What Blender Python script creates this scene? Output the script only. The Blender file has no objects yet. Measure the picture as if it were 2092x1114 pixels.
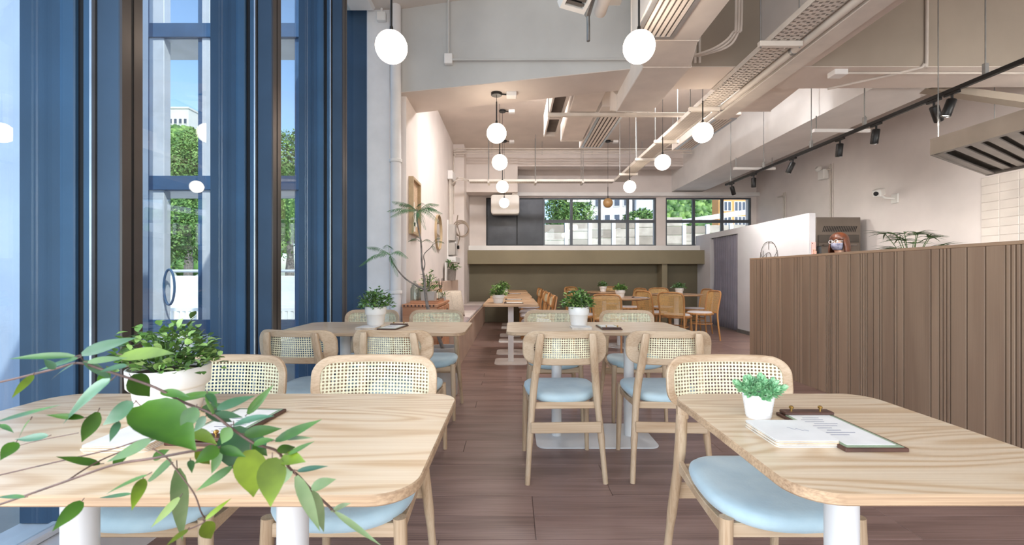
import bpy, bmesh, math, random
from mathutils import Vector, Matrix
random.seed(7)
PI = math.pi
scene = bpy.context.scene
COL = scene.collection

# ------------------------------------------------------------------ camera, world, sun, lights, exposure
EYE = 1.098            # camera height
FPX = 900.0            # focal length in pixels of the 2092 px wide frame
cam_d = bpy.data.cameras.new('camera'); cam = bpy.data.objects.new('camera', cam_d); COL.objects.link(cam)
cam.location = (0, 0, EYE); cam.rotation_euler = (PI/2, 0, 0)
cam_d.sensor_width = 36.0; cam_d.lens = FPX/2092*36.0; cam_d.shift_y = 3/2092
cam_d.clip_start = 0.05; cam_d.clip_end = 500
cam_d.dof.use_dof = True; cam_d.dof.focus_distance = 2.6; cam_d.dof.aperture_fstop = 9.0
scene.camera = cam

world = bpy.data.worlds.new('world'); scene.world = world; world.use_nodes = True
wn = world.node_tree; wn.nodes.clear()
w_out = wn.nodes.new('ShaderNodeOutputWorld'); w_bg = wn.nodes.new('ShaderNodeBackground')
w_sky = wn.nodes.new('ShaderNodeTexSky'); w_sky.sky_type = 'NISHITA'; w_sky.sun_disc = False
w_sky.sun_elevation = math.radians(48); w_sky.sun_rotation = math.radians(150); w_sky.air_density = 1.0; w_sky.dust_density = 1.2; w_sky.ozone_density = 2.0
w_bg.inputs['Strength'].default_value = 0.34
wn.links.new(w_sky.outputs[0], w_bg.inputs['Color']); wn.links.new(w_bg.outputs[0], w_out.inputs['Surface'])

def add_light(name, typ, loc, target, energy, color, size=None, size_y=None, angle=None, spot=None):
    l = bpy.data.lights.new(name, typ); l.energy = energy; l.color = color
    o = bpy.data.objects.new(name, l); COL.objects.link(o); o.location = loc
    d = Vector(target) - Vector(loc); o.rotation_euler = d.to_track_quat('-Z', 'Y').to_euler()
    if typ == 'AREA':
        l.shape = 'RECTANGLE'; l.size = size; l.size_y = size_y
    if typ == 'SUN': l.angle = angle
    if typ == 'SPOT': l.spot_size = spot; l.spot_blend = 0.7; l.shadow_soft_size = 0.03
    return o
# sun from high behind the right of the camera: lights the street, the roof keeps it out of the room
add_light('sun', 'SUN', (6, -8, 12), (0, 0, 0), 5.5, (1, 0.95, 0.87), angle=0.01)
# fill lights added out of frame, as daylight assumed from behind and the left
add_light('behind_camera_fill', 'AREA', (1.6, -2.3, 1.9), (1.6, 4, 1.3), 92, (0.90, 0.95, 1.0), 6.0, 3.0)
add_light('left_fill_light', 'AREA', (-1.5, -0.75, 1.8), (3, 0.6, 1.0), 125, (0.92, 0.96, 1.0), 3.2, 2.9)
# unseen fill light added for the right wall, under the hood beyond the frame
add_light('right_wall_fill', 'AREA', (4.3, 2.3, 2.07), (5.4, 5.6, 2.0), 85, (1.0, 0.97, 0.94), 0.8, 0.5)
# added fill for the rear room, without fixtures, hidden by the deep cross beam
add_light('rear_fill_light', 'AREA', (0.5, 5.75, 3.70), (0.7, 6.8, 0), 105, (0.98, 0.98, 1.0), 1.6, 0.5)
add_light('rear_fill_light', 'AREA', (2.3, 5.5, 3.70), (2.4, 7.4, 0), 42, (0.98, 0.98, 1.0), 0.8, 0.5)
vs = scene.view_settings
scene.display_settings.display_device = 'sRGB'
vs.view_transform = 'Standard'; vs.look = 'None'; vs.exposure = 0.15; vs.gamma = 1.0; vs.use_curve_mapping = False

# ------------------------------------------------------------------ helpers
def at(px, py, D):
    """world point at distance D for a position in the 2092x1114 photograph"""
    return Vector(((px-1046)*D/FPX, D, EYE-(py-560)*D/FPX))

class MB:
    def __init__(s): s.v = []; s.f = []
    def add(s, verts, faces):
        o = len(s.v); s.v += [tuple(v) for v in verts]; s.f += [tuple(i+o for i in f) for f in faces]; return s
    def box(s, x0, x1, y0, y1, z0, z1):
        return s.add([(x0,y0,z0),(x1,y0,z0),(x1,y1,z0),(x0,y1,z0),(x0,y0,z1),(x1,y0,z1),(x1,y1,z1),(x0,y1,z1)],
                     [(3,2,1,0),(4,5,6,7),(0,1,5,4),(1,2,6,5),(2,3,7,6),(3,0,4,7)])
    def mbox(s, M, x0, x1, y0, y1, z0, z1):
        b = MB().box(x0,x1,y0,y1,z0,z1); return s.add([M @ Vector(v) for v in b.v], b.f)
    def prism(s, poly, z0, z1, M=None):
        n = len(poly); vs = [Vector((p[0],p[1],z0)) for p in poly] + [Vector((p[0],p[1],z1)) for p in poly]
        if M is not None: vs = [M @ v for v in vs]
        return s.add(vs, [tuple(reversed(range(n))), tuple(range(n,2*n))] + [(i,(i+1)%n,n+(i+1)%n,n+i) for i in range(n)])
    def tube(s, path, r, seg=8, cap=True):
        P = [Vector(p) for p in path]; n = len(P)
        R = r if isinstance(r, (list, tuple)) else [r]*n
        t0 = (P[1]-P[0]).normalized(); a = Vector((0,0,1)) if abs(t0.z) < 0.9 else Vector((1,0,0))
        u = t0.cross(a).normalized(); vs = []
        for i in range(n):
            t = (P[min(i+1,n-1)]-P[max(i-1,0)])
            t = t.normalized() if t.length > 1e-9 else t0
            u = (u - t*u.dot(t)); u = u.normalized() if u.length > 1e-6 else t.orthogonal().normalized()
            w = t.cross(u)
            for k in range(seg):
                an = 2*PI*k/seg; vs.append(P[i] + (u*math.cos(an)+w*math.sin(an))*R[i])
        fs = [(i*seg+k, i*seg+(k+1)%seg, (i+1)*seg+(k+1)%seg, (i+1)*seg+k) for i in range(n-1) for k in range(seg)]
        if cap: fs += [tuple(reversed(range(seg))), tuple(range((n-1)*seg, n*seg))]
        return s.add(vs, fs)
    def ring(s, path, r, seg=8):
        """closed tube"""
        P = [Vector(p) for p in path]; n = len(P); vs = []; c = sum(P, Vector())/n
        nrm = (P[0]-c).cross(P[n//4]-c).normalized()
        for i in range(n):
            t = (P[(i+1)%n]-P[i-1]).normalized(); u = nrm; w = t.cross(u).normalized()
            for k in range(seg):
                an = 2*PI*k/seg; vs.append(P[i]+(u*math.cos(an)+w*math.sin(an))*r)
        return s.add(vs, [(i*seg+k, i*seg+(k+1)%seg, ((i+1)%n)*seg+(k+1)%seg, ((i+1)%n)*seg+k) for i in range(n) for k in range(seg)])
    def lathe(s, prof, c=(0,0,0), seg=32, M=None):
        """profile [(r,z)...]; r=0 ends close"""
        vs = []; fs = []; rows = []
        for r, z in prof:
            if r < 1e-6: rows.append([len(vs)]); vs.append(Vector((0,0,z)))
            else:
                rows.append(list(range(len(vs), len(vs)+seg)))
                vs += [Vector((r*math.cos(2*PI*k/seg), r*math.sin(2*PI*k/seg), z)) for k in range(seg)]
        for a, b in zip(rows, rows[1:]):
            for k in range(seg):
                k2 = (k+1)%seg
                if len(a) == 1 and len(b) == 1: continue
                if len(a) == 1: fs.append((a[0], b[k2], b[k]))
                elif len(b) == 1: fs.append((a[k], a[k2], b[0]))
                else: fs.append((a[k], a[k2], b[k2], b[k]))
        if M is not None: vs = [M @ v for v in vs]
        return s.add([v+Vector(c) for v in vs], fs)
    def loops(s, rows, closed=True, cap0=True, cap1=True):
        n = len(rows[0]); vs = [p for r in rows for p in r]; fs = []
        for i in range(len(rows)-1):
            for k in range(n if closed else n-1):
                fs.append((i*n+k, i*n+(k+1)%n, (i+1)*n+(k+1)%n, (i+1)*n+k))
        if cap0: fs.append(tuple(reversed(range(n))))
        if cap1: fs.append(tuple(range((len(rows)-1)*n, len(rows)*n)))
        return s.add(vs, fs)
    def mesh(s, name, m, bevel=0, angle=35, seg=1, fix=True):
        me = bpy.data.meshes.new(name); me.from_pydata([tuple(v) for v in s.v], [], s.f)
        bm = bmesh.new(); bm.from_mesh(me)
        if fix: bmesh.ops.recalc_face_normals(bm, faces=bm.faces)
        if bevel:
            ed = [e for e in bm.edges if len(e.link_faces) == 2 and e.calc_face_angle(0) > math.radians(28)]
            bmesh.ops.bevel(bm, geom=ed, offset=bevel, segments=seg, profile=0.5, affect='EDGES', clamp_overlap=True)
        bm.to_mesh(me); bm.free()
        me.polygons.foreach_set('use_smooth', [True]*len(me.polygons))
        me.set_sharp_from_angle(angle=math.radians(angle))
        if m is not None:
            for q in (m if isinstance(m, (list, tuple)) else [m]): me.materials.append(MAT[q])
        return me
    def build(s, name, m, parent=None, bevel=0, angle=35, loc=None, seg=1, fix=True):
        """one mesh object; its vertices are in the parent's local space, or in the world's for a top-level object (loc: its origin)"""
        if loc is not None: s.v = [tuple(Vector(v)-Vector(loc)) for v in s.v]
        return link(name, s.mesh(name, m, bevel, angle, seg, fix), parent, loc)

def link(name, data, parent=None, loc=None):
    o = bpy.data.objects.new(name, data); COL.objects.link(o)
    if parent is not None: o.parent = parent
    if loc is not None: o.location = loc
    return o
def tag(o, label=None, cat=None, group=None, kind=None):
    if label: o['label'] = label
    if cat: o['category'] = cat
    if group: o['group'] = group
    if kind: o['kind'] = kind
    return o
def thing(name, label, cat, loc=(0,0,0), rz=0, group=None):
    o = link(name, None); o.location = loc; o.rotation_euler = (0,0,rz); o.empty_display_size = 0.1
    return tag(o, label, cat, group)
def part(name, mb, m, root, bevel=0, angle=35, seg=1):
    """mb is in world coordinates; root is an unrotated Empty"""
    L = root.location; mb.v = [(v[0]-L.x, v[1]-L.y, v[2]-L.z) for v in mb.v]
    return mb.build(name, m, root, bevel, angle, seg=seg)
def struct(name, mb, m, parent=None, bevel=0):
    o = mb.build(name, m, parent, bevel)
    if parent is None: o['kind'] = 'structure'
    return o
def sroot(name):
    o = link(name, None); o['kind'] = 'structure'; o.empty_display_size = 0.1; return o
def dup(root, loc, rz, label, group=None):
    r = root.copy(); COL.objects.link(r); r.location = loc; r.rotation_euler = (0,0,rz); r['label'] = label
    if group: r['group'] = group
    for ch in list(root.children):
        c = ch.copy(); COL.objects.link(c); c.parent = r
        for g in list(ch.children):
            d = g.copy(); COL.objects.link(d); d.parent = c
    return r
def rrect(w, d, r, n=8, cx=0, cy=0):
    """rounded rectangle, counter-clockwise"""
    pts = []
    for sx, sy, a0 in ((1,1,0),(-1,1,90),(-1,-1,180),(1,-1,270)):
        for k in range(n+1):
            a = math.radians(a0+90*k/n); pts.append((cx+sx*(w/2-r)+r*math.cos(a), cy+sy*(d/2-r)+r*math.sin(a)))
    return pts
def smooth_path(pts, n=6):
    """Catmull-Rom through pts"""
    P = [Vector(p) for p in pts]; out = []
    for i in range(len(P)-1):
        p0 = P[max(i-1,0)]; p1 = P[i]; p2 = P[i+1]; p3 = P[min(i+2,len(P)-1)]
        for k in range(n):
            t = k/n
            out.append(0.5*((2*p1)+(-p0+p2)*t+(2*p0-5*p1+4*p2-p3)*t*t+(-p0+3*p1-3*p2+p3)*t**3))
    out.append(P[-1]); return out

# ------------------------------------------------------------------ materials
MAT = {}
def srgb(c):
    return tuple((x/12.92 if x <= 0.04045 else ((x+0.055)/1.055)**2.4) for x in [v/255 for v in c]) + (1,)
def newmat(name):
    m = bpy.data.materials.new(name); m.use_nodes = True; MAT[name] = m
    nt = m.node_tree; return nt, nt.nodes['Principled BSDF']
def N(nt, t, **kw):
    n = nt.nodes.new(t)
    for k, v in kw.items():
        if k in n.inputs: n.inputs[k].default_value = v
        else: setattr(n, k, v)
    return n
def coords(nt, scale=(1,1,1), rnd=0, rot=(0,0,0)):
    tc = N(nt, 'ShaderNodeTexCoord'); mp = N(nt, 'ShaderNodeMapping'); mp.inputs['Scale'].default_value = scale; mp.inputs['Rotation'].default_value = rot
    src = tc.outputs['Object']
    if rnd:
        oi = N(nt, 'ShaderNodeObjectInfo'); mu = N(nt, 'ShaderNodeMath', operation='MULTIPLY'); mu.inputs[1].default_value = rnd
        nt.links.new(oi.outputs['Random'], mu.inputs[0])
        ad = N(nt, 'ShaderNodeVectorMath', operation='ADD'); nt.links.new(src, ad.inputs[0]); nt.links.new(mu.outputs[0], ad.inputs[1]); src = ad.outputs[0]
    nt.links.new(src, mp.inputs['Vector']); return mp.outputs[0]
def ramp(nt, fac, stops):
    r = N(nt, 'ShaderNodeValToRGB'); e = r.color_ramp.elements
    while len(e) < len(stops): e.new(0.5)
    for q, (p, c) in zip(e, stops): q.position = p; q.color = srgb(c)
    nt.links.new(fac, r.inputs[0]); return r.outputs[0]
def plain(name, c, rough=0.6, var=0.06, scale=6.0, bump=0.0, bscale=40, metal=0, c2=None, spec=0.5, rnd=0, sheen=0, alpha=None):
    nt, b = newmat(name); b.inputs['Roughness'].default_value = rough; b.inputs['Metallic'].default_value = metal
    b.inputs['Specular IOR Level'].default_value = spec
    if sheen: b.inputs['Sheen Weight'].default_value = sheen
    v = coords(nt, rnd=rnd); n = N(nt, 'ShaderNodeTexNoise', Scale=scale, Detail=4.0); nt.links.new(v, n.inputs['Vector'])
    lo = c2 or tuple(max(0, x*(1-var)) for x in c); hi = c if c2 else tuple(min(255, x*(1+var)) for x in c)
    nt.links.new(ramp(nt, n.outputs[0], [(0.32, lo), (0.68, hi)]), b.inputs['Base Color'])
    if bump:
        n2 = N(nt, 'ShaderNodeTexNoise', Scale=bscale, Detail=3.0); nt.links.new(v, n2.inputs['Vector'])
        bp = N(nt, 'ShaderNodeBump', Strength=bump, Distance=0.01); nt.links.new(n2.outputs[0], bp.inputs['Height']); nt.links.new(bp.outputs[0], b.inputs['Normal'])
    return b
def wood(name, light, dark, axis='x', rings=10.0, scale=2.2, rough=0.4, rnd=7.0, fine=0.5, stretch=9.0, spec=0.5, mid=None):
    """veneer: level lines of a stretched noise give the flame figure, a second noise the pores"""
    nt, b = newmat(name); b.inputs['Roughness'].default_value = rough; b.inputs['Specular IOR Level'].default_value = spec
    s = {'x': (1, stretch, stretch), 'y': (stretch, 1, stretch), 'z': (stretch, stretch, 1)}[axis]
    v = coords(nt, s, rnd)
    n = N(nt, 'ShaderNodeTexNoise', Scale=scale*0.35, Detail=1.5, Roughness=0.4, Distortion=0.3); nt.links.new(v, n.inputs['Vector'])
    m1 = N(nt, 'ShaderNodeMath', operation='MULTIPLY'); m1.inputs[1].default_value = rings*6.28; nt.links.new(n.outputs[0], m1.inputs[0])
    m2 = N(nt, 'ShaderNodeMath', operation='SINE'); nt.links.new(m1.outputs[0], m2.inputs[0])
    m3 = N(nt, 'ShaderNodeMapRange'); m3.inputs['From Min'].default_value = -1; nt.links.new(m2.outputs[0], m3.inputs['Value'])
    c1 = ramp(nt, m3.outputs[0], [(0.0, light), (0.55, mid or tuple((a*2+d)/3 for a, d in zip(light, dark))), (1.0, dark)])
    f = {'x': (1.5, 110, 110), 'y': (110, 1.5, 110), 'z': (110, 110, 1.5)}[axis]
    v2 = coords(nt, f, rnd); n2 = N(nt, 'ShaderNodeTexNoise', Scale=1.6, Detail=3.0, Roughness=0.7); nt.links.new(v2, n2.inputs['Vector'])
    c2 = ramp(nt, n2.outputs[0], [(0.35, dark), (0.6, light)])
    mx = N(nt, 'ShaderNodeMix', data_type='RGBA'); mx.inputs['Factor'].default_value = fine
    nt.links.new(c1, mx.inputs[6]); nt.links.new(c2, mx.inputs[7])
    oi = N(nt, 'ShaderNodeObjectInfo'); mr = N(nt, 'ShaderNodeMapRange'); mr.inputs['To Min'].default_value = 0.9; mr.inputs['To Max'].default_value = 1.08
    nt.links.new(oi.outputs['Random'], mr.inputs['Value'])
    hs = N(nt, 'ShaderNodeHueSaturation'); nt.links.new(mr.outputs[0], hs.inputs['Value']); nt.links.new(mx.outputs[2], hs.inputs['Color'])
    nt.links.new(hs.outputs[0], b.inputs['Base Color'])
    bp = N(nt, 'ShaderNodeBump', Strength=0.06, Distance=0.004); nt.links.new(n2.outputs[0], bp.inputs['Height']); nt.links.new(bp.outputs[0], b.inputs['Normal'])
    return b
def emit(name, c, s):
    nt, b = newmat(name); b.inputs['Base Color'].default_value = srgb((250,245,235)); b.inputs['Emission Color'].default_value = srgb(c); b.inputs['Emission Strength'].default_value = s
def glass(name, tint, f0=0.05, gain=1.0, rough=0.0):
    """clear pane: see-through, mirroring more towards grazing angles"""
    nt, b = newmat(name); out = nt.nodes['Material Output']
    lw = N(nt, 'ShaderNodeLayerWeight', Blend=0.5)
    pw = N(nt, 'ShaderNodeMath', operation='POWER'); pw.inputs[1].default_value = 4.2; nt.links.new(lw.outputs['Facing'], pw.inputs[0])
    ml = N(nt, 'ShaderNodeMath', operation='MULTIPLY_ADD', use_clamp=True); ml.inputs[1].default_value = gain; ml.inputs[2].default_value = f0; nt.links.new(pw.outputs[0], ml.inputs[0])
    tr = N(nt, 'ShaderNodeBsdfTransparent'); tr.inputs[0].default_value = srgb(tint); gl = N(nt, 'ShaderNodeBsdfGlossy', Roughness=rough)
    mx = N(nt, 'ShaderNodeMixShader'); nt.links.new(ml.outputs[0], mx.inputs[0]); nt.links.new(tr.outputs[0], mx.inputs[1]); nt.links.new(gl.outputs[0], mx.inputs[2])
    nt.links.new(mx.outputs[0], out.inputs['Surface'])

plain('wall_paint', (226,216,210), 0.85, 0.02, 2.5, 0.05, 60)
plain('ceiling_paint', (216,205,196), 0.85, 0.03, 2.0, 0.06, 40)
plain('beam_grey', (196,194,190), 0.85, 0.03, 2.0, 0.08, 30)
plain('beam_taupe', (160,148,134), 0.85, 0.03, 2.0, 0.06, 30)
plain('white_paint', (232,229,226), 0.6, 0.02, 3)
plain('pale_wall', (214,212,214), 0.8, 0.02, 2.5)
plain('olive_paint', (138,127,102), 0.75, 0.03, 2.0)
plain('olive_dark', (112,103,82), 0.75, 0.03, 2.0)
plain('blue_metal', (58,92,124), 0.42, 0.06, 3.0, metal=0.15)
plain('blue_dark', (56,78,102), 0.45, 0.06, 3.0, metal=0.15)
plain('bronze_metal', (86,80,78), 0.32, 0.08, 2.0, metal=0.6)
plain('black_gap', (14,14,18), 0.6, 0.05)
plain('bright_metal', (200,204,208), 0.3, 0.05, metal=0.8)
plain('window_grey', (84,88,94), 0.45, 0.05, metal=0.2)
plain('dark_board', (62,64,70), 0.35, 0.2, 3.0, 0.15, 14, c2=(44,46,52), metal=0.3)
plain('black_metal', (26,25,25), 0.4, 0.1, metal=0.3)
plain('duct_paint', (221,211,202), 0.7, 0.03, 4, 0.1, 18)
plain('tray_paint', (222,214,204), 0.6, 0.03, 6)
plain('grille_dark', (96,88,82), 0.6, 0.1)
plain('galvanised', (150,150,148), 0.4, 0.1, 8, metal=0.6)
plain('steel', (138,132,126), 0.4, 0.06, 3, metal=0.85)
plain('steel_dark', (96,90,84), 0.4, 0.08, 3, metal=0.7)
plain('oven_front', (124,114,104), 0.35, 0.05, 3, metal=0.5)
plain('table_metal', (222,222,220), 0.35, 0.02, 3)
plain('seat_blue', (186,208,214), 0.8, 0.0, 9, 0.08, 120, c2=(166,192,202), sheen=0.3)
plain('seat_pale', (214,208,208), 0.8, 0.03, 9, 0.08, 90, sheen=0.3)
plain('cane', (226,220,186), 0.6, 0.08, 60, rnd=3)
plain('cane_tan', (212,170,110), 0.6, 0.08, 60, rnd=3)
plain('ceramic', (234,232,228), 0.3, 0.02, 5)
plain('ceramic_matt', (228,222,216), 0.55, 0.02, 5)
plain('soil', (58,44,34), 0.95, 0.3, 30, 0.5, 60)
plain('leaf_green', (74,116,50), 0.45, 0.0, 14, c2=(112,152,72), rnd=9)
plain('leaf_light', (120,162,78), 0.45, 0.0, 14, c2=(164,196,120), rnd=9)
plain('leaf_blue', (92,140,98), 0.45, 0.0, 14, c2=(150,186,150), rnd=9)
plain('leaf_dark', (52,82,40), 0.45, 0.0, 14, c2=(78,106,52), rnd=9)
plain('leaf_front', (72,116,30), 0.34, 0.0, 18, c2=(42,82,24), rnd=9)
plain('leaf_front_cool', (84,122,92), 0.28, 0.0, 18, c2=(52,96,64), rnd=9)
plain('leaf_front_yellow', (122,148,40), 0.34, 0.0, 22, c2=(84,104,30), rnd=9)
plain('leaf_front_pale', (140,158,116), 0.4, 0.0, 18, c2=(98,128,80), rnd=9)
plain('fern_green', (78,124,74), 0.5, 0.0, 14, c2=(104,150,100), rnd=9)
plain('stem_brown', (88,66,58), 0.6, 0.2, 30, rnd=3)
plain('bark', (150,140,132), 0.8, 0.0, 24, 0.3, 60, c2=(104,96,90))
plain('paper', (232,230,224), 0.7, 0.02, 20)
plain('napkin_edge', (196,172,140), 0.8, 0.15, 40)
plain('menu_green', (150,168,138), 0.35, 0.04, 8)
plain('print_grey', (120,122,140), 0.8, 0.05)
plain('brass', (196,160,92), 0.25, 0.05, metal=0.9)
plain('dark_walnut', (78,50,40), 0.4, 0.15, 20)
plain('bench_base', (206,180,160), 0.6, 0.03, 4)
plain('bench_pad', (168,146,142), 0.85, 0.05, 20, 0.1, 120, sheen=0.3)
plain('bench_pad_light', (212,200,192), 0.85, 0.04, 20, 0.1, 120)
plain('linen', (198,184,166), 0.9, 0.05, 60, 0.2, 160)
plain('linen_grey', (132,122,114), 0.9, 0.05, 60, 0.2, 160)
plain('curtain_cloth', (128,124,136), 0.8, 0.05, 4, 0.05, 120, sheen=0.4)
plain('mirror_glass', (230,230,230), 0.03, 0.0, metal=1.0)
plain('frame_wood', (180,156,122), 0.5, 0.06, 12)
plain('pin_board', (206,178,148), 0.85, 0.08, 50)
plain('conduit', (206,196,186), 0.6, 0.03, 6)
plain('electric_grey', (186,180,174), 0.5, 0.04, 6)
plain('cable', (150,134,118), 0.6, 0.05, 6)
plain('tile_white', (226,216,206), 0.25, 0.03, 4, rnd=5)
plain('skin', (224,180,154), 0.55, 0.04, 12)
plain('hair', (104,56,32), 0.42, 0.0, 22, 0.3, 60, c2=(66,34,20))
plain('mask_cloth', (150,150,166), 0.8, 0.0, 40, c2=(96,96,120))
plain('shirt', (60,54,52), 0.9, 0.05, 10)
plain('trousers', (52,56,66), 0.9, 0.05, 10)
plain('phone_pink', (226,176,168), 0.3, 0.03)
plain('sign_wire', (92,82,76), 0.45, 0.05, metal=0.4)
plain('lamp_off', (178,140,94), 0.3, 0.05)
plain('ac_white', (232,228,222), 0.4, 0.02)
plain('counter_gap', (108,82,62), 0.7, 0.03, 3)
plain('counter_tan', (176,146,118), 0.65, 0.03, 3)
plain('cap_white', (226,224,224), 0.6, 0.02)
# outdoors
plain('asphalt', (176,172,164), 0.9, 0.06, 2)
plain('hoarding_white', (236,236,234), 0.6, 0.02, 2)
plain('hoarding_panel', (198,190,176), 0.7, 0.0, 3, c2=(168,158,144))
plain('hoarding_band', (152,142,128), 0.7, 0.06, 3)
plain('facade_white', (226,222,216), 0.8, 0.03, 0.5)
plain('facade_blue', (150,180,212), 0.8, 0.04, 0.3)
plain('facade_pale', (192,204,220), 0.8, 0.03, 0.3)
plain('facade_orange', (224,158,96), 0.8, 0.05, 0.4)
plain('far_window', (76,84,98), 0.25, 0.08)
plain('tree_leaf', (96,134,60), 0.6, 0.0, 0.9, c2=(52,88,38))
plain('tree_leaf_light', (132,164,84), 0.6, 0.0, 0.9, c2=(84,120,52))
plain('hill_green', (96,130,76), 0.9, 0.0, 0.55, 0.8, 1.4, c2=(48,80,44))
plain('steel_post', (214,216,222), 0.45, 0.03, metal=0.2)
plain('steel_blue', (70,100,136), 0.45, 0.05, metal=0.2)
plain('stone_pale', (160,176,202), 0.6, 0.05, 1.6, 0.1, 6)
# woods
b_ = wood('ash_top', (234,214,184), (202,168,126), 'x', 20.0, 2.0, 0.32, stretch=8.0, fine=0.35, mid=(228,204,170))
b_.inputs['Coat Weight'].default_value = 0.35; b_.inputs['Coat Roughness'].default_value = 0.28
wood('ash_edge', (190,162,130), (138,110,84), 'x', 3.0, 3.0, 0.5, fine=0.6)
wood('ash_chair', (208,184,154), (176,146,114), 'x', 3.0, 2.6, 0.45, fine=0.45)
wood('ash_leg', (206,182,152), (172,142,110), 'z', 3.0, 2.6, 0.45, fine=0.45)
wood('rattan_wood', (196,144,88), (160,106,58), 'z', 3.0, 3.0, 0.4, fine=0.4)
wood('bench_table', (206,170,132), (172,132,96), 'x', 5.0, 2.2, 0.35, fine=0.35)
wood('floor_plank', (158,130,120), (112,88,80), 'x', 4.0, 1.6, 0.34, rnd=31.0, fine=0.55, stretch=8.0)
wood('cabinet_wood', (206,150,112), (174,118,84), 'x', 4.0, 2.2, 0.45, fine=0.4)
wood('counter_board', (162,136,112), (146,120,98), 'z', 2.0, 2.0, 0.6, fine=0.35)
emit('globe_lit', (255,236,214), 13.0)
emit('spot_lens', (255,240,220), 9.0)
glass('pane_glass', (236,244,246), 0.06, 0.95)
glass('far_glass', (244,248,250), 0.03, 0.6)
glass('jar_glass', (232,238,236), 0.10, 0.9)
# ------------------------------------------------------------------ the room shell
FAR = 10.2; RIGHT = 5.66; CEIL = 3.75
floor = struct('floor', MB().box(-1.75, RIGHT, -2.6, FAR, -0.06, -0.012), 'floor_plank')
# planks run across the room, each one its own board with an open joint
plank_mesh = {}
def plank(x0, x1, y0, y1):
    k = round(x1-x0, 3)
    if k not in plank_mesh:
        plank_mesh[k] = MB().box(0, k, 0, 0.178, -0.012, 0).mesh('plank', 'floor_plank', bevel=0.0012)
    link('plank', plank_mesh[k], floor, (x0, y0, 0))
PW, PL = 0.18, 1.6
row = 0; y = 0.2
while y < FAR-0.02:
    x = -1.5 - random.choice((0, 0.4, 0.8, 1.2))
    while x < 4.2:
        a = max(x, -1.5); b = min(x+PL, 4.24)
        if b-a > 0.1: plank(a, b-0.002, min(y, FAR-0.18), 0)
        x += PL
    y += PW
struct('wall_right', MB().box(RIGHT, RIGHT+0.15, -2.6, FAR, 0, 4.6), 'wall_paint')
# wall behind the camera: piers beside an unglazed opening, assumed for the light
wb = MB().box(-1.75, -1.5, -2.75, -2.6, 0, 4.6).box(4.8, RIGHT, -2.75, -2.6, 0, 4.6).box(-1.5, 4.8, -2.75, -2.6, 3.5, 4.6)
struct('wall_front', wb, 'wall_paint')
struct('ceiling_front', MB().box(-1.75, RIGHT, -2.6, 4.6, 4.6, 4.7), 'ceiling_paint')
struct('ceiling_rear', MB().box(-1.4, RIGHT, 4.0, FAR, CEIL, CEIL+0.1), 'ceiling_paint')
# deep cross beam: askew on the left, straight on the right
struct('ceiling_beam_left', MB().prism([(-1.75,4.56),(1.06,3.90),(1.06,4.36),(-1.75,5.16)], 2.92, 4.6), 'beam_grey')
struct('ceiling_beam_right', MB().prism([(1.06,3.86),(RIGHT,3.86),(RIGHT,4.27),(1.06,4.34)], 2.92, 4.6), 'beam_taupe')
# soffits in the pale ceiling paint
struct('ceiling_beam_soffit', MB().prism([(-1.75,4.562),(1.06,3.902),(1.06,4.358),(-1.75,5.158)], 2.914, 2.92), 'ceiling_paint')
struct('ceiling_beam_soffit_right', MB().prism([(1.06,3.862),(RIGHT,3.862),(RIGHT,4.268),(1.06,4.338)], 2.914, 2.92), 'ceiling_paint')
# long downstand beam beside the pipes, in front of the cross beam
struct('ceiling_beam_long', MB().box(2.18, 2.62, -2.6, 3.86, 2.92, 4.6), 'ceiling_paint')
struct('ceiling_beam_rear', MB().box(3.69, 4.4, 4.27, FAR, 3.0, CEIL), 'white_paint')
struct('ceiling_beam_far', MB().box(0.12, RIGHT, 9.5, 9.8, 3.42, CEIL), 'wall_paint')
struct('wall_bulkhead', MB().box(-1.0, 0.12, 9.46, 9.9, 2.86, CEIL), 'wall_paint')
# left: column beside the window, pier, rear wall
cl = MB().box(-1.46, -1.22, 4.42, 4.56, 0, 4.6)
struct('wall_column', cl, 'cap_white', bevel=0.01)
struct('wall_pier', MB().box(-1.75, -1.08, 4.5, 5.06, 0, 4.6), 'wall_paint')
struct('wall_left', MB().box(-1.4, -1.2, 5.06, FAR, 0, CEIL), 'wall_paint')
struct('wall_left_column', MB().box(-1.2, -0.98, 9.0, FAR, 0, CEIL), 'wall_paint')
# far wall around the clerestory
WB, WT = 1.744, 2.866
fw = MB().box(-1.2, RIGHT, FAR, FAR+0.25, 0, WB).box(-1.2, RIGHT, FAR, FAR+0.25, WT, 4.0)
fw.box(-1.2, -0.60, FAR, FAR+0.25, WB, WT).box(3.34, 3.56, FAR, FAR+0.25, WB, WT).box(5.54, RIGHT, FAR, FAR+0.25, WB, WT)
struct('wall_far', fw, 'wall_paint')
struct('trim_1', MB().box(-0.98, 4.6, 9.96, FAR, WB-0.12, WB-0.005), 'white_paint')
struct('trim_2', MB().box(-0.6, RIGHT, 10.06, FAR, WT+0.02, WT+0.10), 'white_paint')
# olive ledge and the recess beneath
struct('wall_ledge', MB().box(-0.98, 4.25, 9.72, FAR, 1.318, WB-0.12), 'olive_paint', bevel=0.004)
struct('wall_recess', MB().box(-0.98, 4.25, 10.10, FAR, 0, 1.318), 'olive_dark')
struct('wall_recess_post', MB().box(3.33, 3.45, 9.78, 10.10, 0, 1.318), 'olive_paint', bevel=0.004)

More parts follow.
